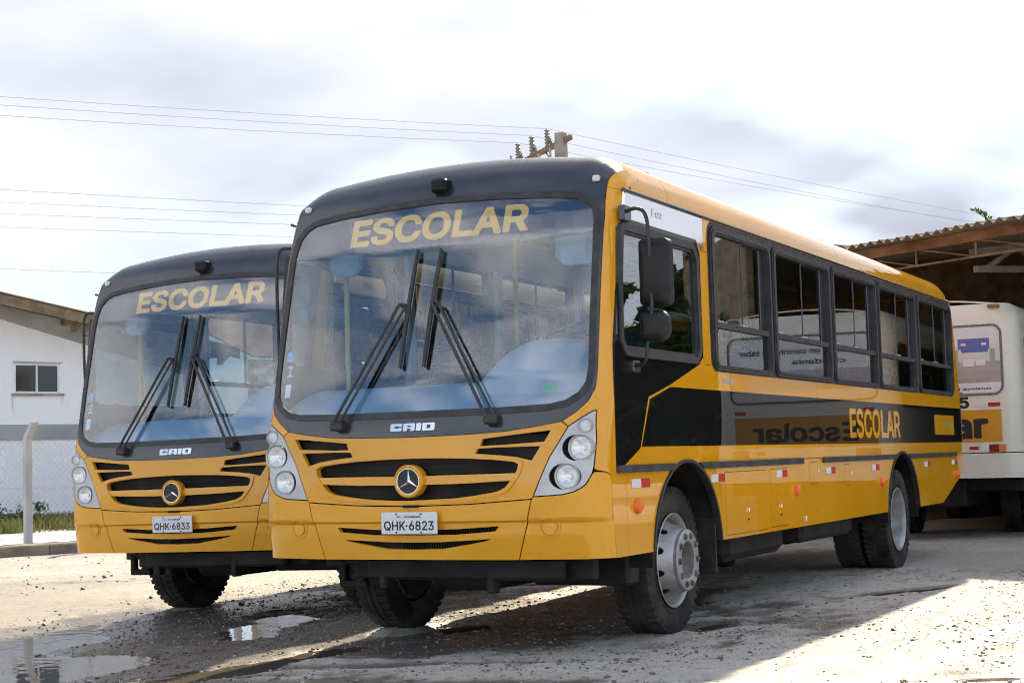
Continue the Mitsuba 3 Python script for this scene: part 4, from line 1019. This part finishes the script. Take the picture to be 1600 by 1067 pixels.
def bar(a, b, w, h):
    a, b = np.asarray(a, float), np.asarray(b, float); t = (b - a) / np.linalg.norm(b - a); s = np.cross(t, [0, 0, 1.0] if abs(t[2]) < .95 else [1.0, 0, 0]); s /= np.linalg.norm(s) + 1e-9; u = np.cross(s, t)
    return trimesh.Trimesh([p + s * i * w / 2 + u * j * h / 2 for p in (a, b) for i in (1, -1) for j in (1, -1)]).convex_hull


off = np.array([-.05, -.20, 0])
put(key + '__crossarm', bar(A0 + off, A1 + off, .11, .13), 'm_wood', False)
put(key + '__brace', cat(bar(A0 * .55 + A1 * .45 + off, np.array([PX, PY - .16, 9.0]), .05, .02), bar(A0 * .8 + A1 * .2 + off, np.array([PX, PY - .16, 9.1]), .05, .02)), 'm_steel_rust', False)
put(key + '__strap', cbox(PX - .17, PX + .17, PY - .20, PY + .19, 9.30, 9.36, .01), 'm_steel_rust', False)


def insulator(h, r):
    pr = [(.0005, 0)]
    for i in range(6): pr += [(r * .55, h * (i / 6)), (r, h * ((i + .45) / 6)), (r * .5, h * ((i + .7) / 6))]
    return lathe(pr + [(.0005, h)], 14, 'z')


mat('m_porcelain', (0.21, 0.22, 0.19), 0.25, coat=0.6)
tops = []
for t, h, r in ((.40, .52, .085), (.66, .55, .09), (.90, .55, .09), (1.02, .42, .05)):
    p = A0 * (1 - t) + A1 * t + off + [0, 0, .05]
    if t < 1:
        put(key + '__insulator', moved(insulator(h, r), p), 'm_porcelain', 40); tops.append(p + [0, 0, h])
        put(key + '__insulator', moved(rot(insulator(h * .9, r * .8), -22, [0, 1, 0]), p + [.12, .10, -.02]), 'm_porcelain', 40)
    else:
        put(key + '__insulator', moved(insulator(h, r), p - [0, 0, .1]), 'm_porcelain', 40)
for t in (.33, .52, .72):
    p = A0 * (1 - t) + A1 * t + off
    put(key + '__fuse_tube', cat(tube([p + [0, -.1, -.05], p + [.05, -.18, -.75]], .035, 8)), 'm_concrete_grey', 40)


def sag(a, b, s, n=16):
    a, b = np.asarray(a, float), np.asarray(b, float); t = np.linspace(0, 1, n)[:, None]
    p = a * (1 - t) + b * t; p[:, 2] -= (4 * s * t * (1 - t))[:, 0]
    return p


LU = [(-21.62, 18.52, 9.92), (-21.64, 18.53, 9.73), (-21.65, 18.54, 9.49)]
RU = [(-5.18, 49.32, 9.44), (-6.1, 48.87, 9.31), (-7.09, 48.35, 9.55)]
nm = ['uppermost', 'middle', 'lowest']
for i in range(3):
    a = np.array(LU[i]); b = tops[i]; far = a + (a - b) * .55
    put('power_line', tube(sag(far, b, .10), .006, 5), 'm_cable', 40, label=f'{nm[i]} of three thin high wires left of the pole', category='wire', group='high wires left of the pole')
    c = np.array(RU[i]); far = c + (c - b) * .5
    put('power_line', tube(sag(b, far, .16), .006, 5), 'm_cable', 40, label=f'{nm[i]} of three thin wires right of the pole', category='wire', group='high wires right of the pole')
LL = [(-20.3, 17.15, 7.4), (-20.31, 17.17, 7.13), (-20.33, 17.18, 6.88), (-20.34, 17.19, 6.59), (-20.4, 17.24, 5.69)]
LP = [(-13.25, 30.79, 7.73), (-13.26, 30.8, 7.54), (-13.27, 30.81, 7.33), (-13.29, 30.83, 7.02), (-13.36, 30.89, 5.84)]
nm = ['topmost', 'second from the top', 'third from the top', 'fourth from the top', 'lowest and separate one']
for i in range(5):
    a, b = np.array(LL[i]), np.array(LP[i]); far = a + (a - b) * .5
    put('power_line', tube(sag(far, b, .05), .0055, 5), 'm_cable', 40, label=f'{nm[i]} of the five low wires left of the buses', category='wire', group='low wires left of the buses')

# ------------------------------------------------------------------ open shed on the right
E0 = np.array([1.93, 11.66]); ED = np.array([.848, -.530]); EI = np.array([.530, .848])


def shed_frame(m):
    v = np.array(m.vertices)
    return trimesh.Trimesh(np.stack([E0[0] + v[:, 0] * ED[0] + v[:, 1] * EI[0], E0[1] + v[:, 0] * ED[1] + v[:, 1] * EI[1], v[:, 2]], -1), m.faces, process=False)


key = group_thing('vehicle_shed', 'open vehicle shed with brown corrugated roof sheltering white buses', 'shed')
u0, u1, dep = -6.4, 1.05, 9.5
n = 0
for j, u in enumerate(np.arange(u0, u1 - .3, 1.062)):
    put(key + '__roof_sheet', shed_frame(corrugated(u, u + 1.10, (-.25 - .05 * ((j * 7) % 3) / 2, dep), lambda a, b: 4.0 + .095 * b + .010 * (j % 2), .177, .026, .010)), 'm_fibre', 30)
put(key + '__eave_beam', shed_frame(cat(bar((u0, .12, 3.90), (u1, .12, 3.90), .07, .13))), 'm_steel_rust', False)
tr_ = []
uu_ = np.arange(u0 + .2, u1, 1.05)
tr_.append(bar((u0 + .2, .16, 3.64), (u1, .16, 3.64), .025, .025))
for i in range(len(uu_) - 1):
    tr_.append(bar((uu_[i], .16, 3.64), (uu_[i], .16, 3.86), .02, .02)); tr_.append(bar((uu_[i], .16, 3.86), (uu_[i + 1], .16, 3.64), .018, .018))
put(key + '__truss', shed_frame(cat(*tr_)), 'm_steel_rust', False)
for i, u in enumerate((-5.2, -1.1)):
    put(key + '__rafter', shed_frame(cat(bar((u, .25, 3.70), (u, dep, 4.95), .10, .12), bar((u, .3, 3.50), (u, 2.2, 3.56), .08, .08), bar((u, .5, 3.52), (u, .95, 3.76), .06, .06), bar((u, 1.7, 3.55), (u, 1.15, 3.80), .06, .06))), 'm_beam_old', False)
for u in (-6.2, -3.4):
    put(key + '__post', shed_frame(cbox(u - .06, u + .06, .2, .32, -.1, 3.84, .01)), 'm_steel_rust', False)
    put(key + '__post', shed_frame(cbox(u - .12, u + .12, dep - .4, dep - .15, -.1, 5.0, .01)), 'm_concrete', False)
put(key + '__back_wall', shed_frame(cbox(u0, u1, dep - .12, dep, -.1, 5.1, .01)), 'm_wood', False)
put(key + '__side_wall', shed_frame(cbox(u1 - .12, u1, 4.5, dep - .15, -.1, 4.75, .01)), 'm_wood', False)
put(key + '__side_wall', shed_frame(cat(cbox(u0, u0 + .12, 1.0, dep - .2, -.1, 4.6, .01))), 'm_wood', False)

# leafy sprigs growing up over the eave
for i, (bx_, by_, bz_, lx, lz) in enumerate(((1.46, 12.10, 4.02, -.20, .17), (2.02, 12.30, 4.05, -.14, .20))):
    g = np.random.default_rng(40 + i)
    pts = [np.array([bx_ + lx * t, by_ - .02 * t, bz_ + lz * t + .05 * t * (1 - t)]) for t in np.linspace(0, 1, 12)]
    key = group_thing('roof_plant', ('small pale leafy sprig above the shed eave' if i == 0 else 'dark leafy sprig at the right end of the shed eave'), 'plant')
    put(key + '__stem', tube(pts, .004, 5), 'm_bark', False)
    V, F = [], []
    for p in pts[1:]:
        for s in (1, -1):
            n = len(V); d = np.array([-.3 * s, .2 * s, .5]) + g.normal(0, .25, 3); d /= np.linalg.norm(d); e = np.cross(d, g.normal(0, 1, 3)); e /= np.linalg.norm(e); L = g.uniform(.055, .10)
            V += [p, p + d * L * .5 + e * L * .28, p + d * L, p + d * L * .5 - e * L * .28]; F += [(n, n + 1, n + 2), (n, n + 2, n + 3)]
    put(key + '__leaves', trimesh.Trimesh(V, F, process=False), 'm_leaf' if i == 0 else 'm_leaf_dark', False)

# ------------------------------------------------------------------ white buses standing under the shed
wparts = []


def wp(name, mesh, m, smooth=30):
    base, n = name, 0
    names = {x[0] for x in wparts}
    while name in names: n += 1; name = f'{base}_{n:03d}'
    wparts.append((name, mikit.ply(mesh, m, smooth=smooth))); return name


HB = 1.25


def sect(z):     # half width of the white bus by height
    return np.interp(z, [.78, 1.0, 2.6, 2.95, 3.06, 3.11], [1.22, 1.25, 1.23, 1.19, 1.08, .9])


def rear_fn(s, z):
    """Rear of the white bus wrapped round into its sides; s is the way round from the middle."""
    s = np.asarray(s, float); z = np.asarray(z, float); w = sect(z); r = .16
    a = np.abs(s); e = np.clip((a - (w - r)) / (r * np.pi / 2), 0, 1) * np.pi / 2
    x = np.where(a < w - r, a, w - r + r * np.sin(e)); y = r * (1 - np.cos(e)) + np.maximum(a - (w - r) - r * np.pi / 2, 0)
    y = y + .10 * np.clip((z - 2.5) / .6, 0, 1) ** 2
    return np.stack([np.sign(s) * x, y, z], -1)


RW = rrect(-1.02, 1.02, 1.86, 2.78, .13)
full = box(-9.5, .80, 9.5, 3.05)
SW = [rrect(1.55 + i * 1.5, 2.93 + i * 1.5, 1.78, 2.62, .10) for i in range(5)]
holes = unary_union([RW] + SW + [affinity.scale(g, -1, 1, origin=(0, 0)) for g in SW])
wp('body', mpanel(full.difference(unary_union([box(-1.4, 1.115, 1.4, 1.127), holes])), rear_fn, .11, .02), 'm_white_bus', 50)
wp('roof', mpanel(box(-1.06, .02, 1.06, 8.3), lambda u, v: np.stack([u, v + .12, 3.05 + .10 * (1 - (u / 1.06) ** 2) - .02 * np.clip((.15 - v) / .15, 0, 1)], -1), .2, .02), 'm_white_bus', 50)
wp('rear_window', mpanel(RW.difference(RW.buffer(-.030)), rear_fn, .1, .04, off=.012), 'm_rubber_grey', 40)
pv = RW.buffer(-.030)
wp('rear_window__poster', mpanel(pv.intersection(box(-2, 2.30, 2, 3)), rear_fn, .15, .004, off=.004), 'm_poster_sky', 40)
wp('rear_window__poster', mpanel(pv.intersection(box(-2, 2.03, 2, 2.2985)), rear_fn, .15, .004, off=.004), 'm_poster_ground', 40)
wp('rear_window__poster', mpanel(pv.intersection(box(-2, 1.8, 2, 2.0285)), rear_fn, .15, .004, off=.004), 'm_poster_white', 40)
poster_a = [('m_poster_blue', [(.46, 2.46, .86, 2.60), (.10, 2.325, .38, 2.40), (.50, 2.42, .84, 2.462)]), ('m_poster_green', [(.86, 2.24, .93, 2.46), (.38, 2.24, .46, 2.46)]), ('m_poster_white', [(.52, 2.24, .66, 2.33), (.68, 2.25, .80, 2.32), (.50, 2.51, .56, 2.54), (.76, 2.51, .82, 2.54)])]
wp('orange_panel', mpanel(box(-1.0, 1.26, .97, 1.675), rear_fn, .15, .003, off=.004), 'm_orange_band', 40)
wp('tail_lamp', mpanel(box(.70, 1.132, .80, 1.228), rear_fn, .06, .03, off=.025), 'm_reflex_white', False)
wp('tail_lamp', mpanel(box(.802, 1.132, .92, 1.228), rear_fn, .06, .03, off=.025), 'm_tail_red', False)
wp('tail_lamp', mpanel(box(.922, 1.132, 1.01, 1.228), rear_fn, .06, .03, off=.025), 'm_tail_amber', False)
wp('tail_lamp', mpanel(box(-1.01, 1.132, -.70, 1.228), rear_fn, .06, .03, off=.025), 'm_tail_red', False)
for s0 in (.81, -.95):
    wp('reflector', mpanel(box(s0 - .0, 1.715, s0 + .15, 1.765), rear_fn, .1, .004, off=.006), 'm_red', False)
    wp('reflector', mpanel(box(s0 - .17, 1.715, s0 - .004, 1.765), rear_fn, .1, .004, off=.006), 'm_reflex_white', False)
wp('reflector', mpanel(box(.55, 1.165, .665, 1.205), rear_fn, .1, .004, off=.006), 'm_red', False)
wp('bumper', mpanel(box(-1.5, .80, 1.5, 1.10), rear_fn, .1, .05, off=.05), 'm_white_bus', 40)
wp('top_lamp', cbox(.86, 1.0, -.03, .12, 2.985, 3.03, .01), 'm_steel_rust', False)
wp('underbody', cat(cbox(-1.15, 1.15, .3, 8.2, .62, .88, .02), cbox(-.45, .45, .15, 2.0, .42, .8, .03)), 'm_under', False)
for s in (1, -1):
    for i, g in enumerate(SW):
        gg = g if s == 1 else affinity.scale(g, -1, 1, origin=(0, 0))
        k = wp('side_window', mpanel(gg.buffer(-.03), rear_fn, .4, .006, off=-.01), 'm_dark_glass', False)
        wp(k + '__frame', mpanel(gg.buffer(.02).difference(gg.buffer(-.032)), rear_fn, .3, .03, off=.01), 'm_frame', 40)
WTYRE = TYRE
for s in (1, -1):
    for y, x in ((2.1, 1.04), (2.1, .74), (6.8, 1.04)):
        nme = 'wheel'; n = 0
        while nme in {x_[0] for x_ in wparts}: n += 1; nme = f'wheel_{n:03d}'
        M = trimesh.transformations.translation_matrix([s * x, y, TR]) @ (np.eye(4) if s == 1 else FL)
        wparts.append((nme, {**TYRE, '_M': M}))
        wparts.append((nme + '__rim', {**RDISH, '_M': M}))


def place_white(key, M, extra):
    for name, d in wparts:
        d = dict(d); m = d.pop('_M', np.eye(4))
        scene[f'{key}__{name}'] = {**d, 'to_world': T((M @ m).tolist())}
    for name, mesh, mt in extra:
        n, base = 0, name
        while f'{key}__{name}' in scene: n += 1; name = f'{base}_{n:03d}'
        scene[f'{key}__{name}'] = {**mikit.ply(mesh, mt, smooth=False), 'to_world': T(M.tolist())}


ex = []
for mt, rs in poster_a:
    for r in rs: ex.append(('rear_window__poster', mpanel(box(*r), rear_fn, .2, .002, off=.0062 if mt != 'm_poster_white' else .0075), mt))
ex += [('number', lay(text_uv('165', .14, .575, 1.70, 1.85, .002, True, .04), rear_fn, .005), 'm_ink'), ('orange_panel__lettering', lay(text_uv('Escolar', -.88, .80, 1.30, 1.635, .002, True, .045), rear_fn, .006), 'm_ink'),
       ('rear_window__lettering', cat(lay(text_uv('gov.br', .10, .30, 1.925, 1.965, .001, True), rear_fn, .007), lay(text_uv('@prefeitura', .50, .86, 1.93, 1.965, .001, True), rear_fn, .007), lay(trimesh.Trimesh(*((m_ := mpanel(Point(.44, 1.945).buffer(.025), lambda u, v: np.stack([u, v, u * 0], -1), .1, .002)).vertices, m_.faces), process=False), rear_fn, .007)), 'm_ink'),
       ('emblem', lay(trimesh.Trimesh(*((m_ := mpanel(rrect(.41, .49, 1.868, 1.91, .004).difference(rrect(.424, .476, 1.878, 1.90, .002)), lambda u, v: np.stack([u, v, u * 0], -1), .1, .002)).vertices, m_.faces), process=False), rear_fn, .005), 'm_ink')]
labels['white_bus'] = {'label': 'white bus under the shed with a poster on its rear window and an orange panel', 'category': 'bus', 'group': 'white buses under the shed'}
labels['white_bus_001'] = {'label': 'second white bus beside the shed, mirrored in the side windows of the nearer bus', 'category': 'bus', 'group': 'white buses under the shed'}
used |= {'white_bus', 'white_bus_001'}
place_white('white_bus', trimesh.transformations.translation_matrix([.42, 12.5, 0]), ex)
ex = [('rear_window__poster', cat(mpanel(box(-.2, 2.03, .80, 2.20), rear_fn, .2, .002, off=.0065)), 'm_poster_aqua'), ('rear_window__lettering', cat(lay(text_uv('educando em caminho do saber', -.85, .85, 2.52, 2.60, .001, True), rear_fn, .007), lay(text_uv('cidadania', -.62, .1, 2.38, 2.45, .001, True), rear_fn, .007)), 'm_ink'),
      ('orange_panel__lettering', lay(text_uv('Escolar', -.72, .72, 1.325, 1.585, .002, True, .02), rear_fn, .006), 'm_ink')]
place_white('white_bus_001', trimesh.transformations.translation_matrix([3.68, 12.4, 0]) @ rm(-.03, [0, 0, 1]), ex)


# ------------------------------------------------------------------ trees
def tree(name, x, y, h, r, seed, lab, dark=False, conic=False, group=None):
    g = np.random.default_rng(seed)
    key = group_thing(name, lab, 'tree', group)
    base = np.array([x, y, float(ground_z(np.array([x]), np.array([y]))[0]) - .1])
    top = base + [g.normal(0, .2), g.normal(0, .2), h * .72]
    limbs = [tube([base, base * .5 + top * .5 + [g.normal(0, .12), g.normal(0, .12), 0], top], np.array([.035, .025, .010]) * h * .5, 8)]
    ends = []
    for k in range(16):
        t = g.uniform(.35, 1.0); p = base * (1 - t) + top * t; a = g.uniform(0, 6.28); L = r * g.uniform(.5, 1.0) * ((1.15 - t) if conic else 1)
        e = p + np.array([math.cos(a) * L, math.sin(a) * L, g.uniform(.05, .35) * r])
        limbs.append(tube([p, p * .5 + e * .5 + [0, 0, .08 * r], e], np.array([.010, .007, .003]) * h * .5, 5)); ends += [e, p * .4 + e * .6]
    put(key + '__trunk', cat(*limbs), 'm_bark', 40)
    ends = np.array(ends); n = 5200
    cl = ends[g.integers(0, len(ends), 110)] + g.normal(0, .20, (110, 3)) * r
    cr = g.uniform(.12, .30, 110) * r
    ci = g.integers(0, 110, n); d = g.normal(0, 1, (n, 3)); d /= np.linalg.norm(d, axis=1, keepdims=True)
    c = cl[ci] + d * (cr[ci] * g.uniform(.3, 1.0, n) ** .5)[:, None] * [1, 1, .75]
    a = g.normal(0, 1, (n, 3)); a[:, 2] *= .5; a /= np.linalg.norm(a, axis=1, keepdims=True)
    b = np.cross(a, d + g.normal(0, .3, (n, 3))); b /= np.linalg.norm(b, axis=1, keepdims=True)
    L = g.uniform(.5, 1.2, n)[:, None] * .030 * h
    V = np.stack([c - a * L, c + b * L * .5, c + a * L, c - b * L * .5], 1)
    F = np.array([[0, 1, 2], [0, 2, 3]])[None] + (np.arange(n) * 4)[:, None, None]
    put(key + '__crown', trimesh.Trimesh(V.reshape(-1, 3), F.reshape(-1, 3), process=False), 'm_leaf_dark' if dark else 'm_leaf', False)


hx_ = np.linspace(4, 95, 70); hy_ = np.linspace(0, 1, 14)
HXX, HT = np.meshgrid(hx_, hy_, indexing='ij')
HYY = 62 + 26 * HT - .25 * (HXX - 20)
HZ = np.sin(HT * np.pi) ** .7 * (5.2 + 4.5 * meshkit.fbm(np.stack([HXX * .10, HYY * .06, HT], -1), 4, 3) + 1.2 * meshkit.noise(np.stack([HXX * .9, HYY * .5, HT], -1), 5)) - .3
hv = np.stack([HXX.ravel(), HYY.ravel(), HZ.ravel()], -1); ia, ja = np.meshgrid(np.arange(69), np.arange(13), indexing='ij'); a0 = (ia * 14 + ja).ravel()
mat('m_ridge', proc(lambda p, n, uv: mix((0.022, 0.038, 0.018), (0.055, 0.080, 0.034), fbm(p.x * 0.7, p.y * 0.7, p.z * 0.9, 4))), 0.9)
structure('hill', (hv, np.vstack([np.stack([a0, a0 + 14, a0 + 15], 1), np.stack([a0, a0 + 15, a0 + 1], 1)])), 'm_ridge', True, 'wooded ridge beyond the trees on the right')
for i, (x, y, h, r, con) in enumerate(((10.5, 39, 6.6, 3.2, False), (13, 37.5, 6.4, 2.6, True), (15.2, 38.5, 7.6, 2.6, True), (17.5, 36.5, 6.5, 3.0, False), (20, 38, 7.8, 2.8, True), (22.6, 36, 7.0, 3.2, False), (26, 35, 8.0, 3.4, False), (8.0, 42, 6.8, 3.4, False))):
    tree('tree', x, y, h, r, 100 + i, 'dark tree in the row right of the shed, mirrored in the nearer bus', True, con, 'trees right of the shed')
tree('tree', 6.1, 16.6, 3.9, 1.5, 141, 'low dark tree close beside the shed wall, mirrored in a side window', True)
tree('tree', 7.6, 19.6, 4.6, 1.7, 143, 'taller dark tree behind the low one beside the shed wall', True)
tree('tree', -19.0, 30.5, 4.2, 1.8, 131, 'small green tree beyond the white building, seen through the farther bus')
tree('tree', -6.5, 34.0, 5.0, 2.2, 133, 'green tree far behind the gap between the two yellow buses')
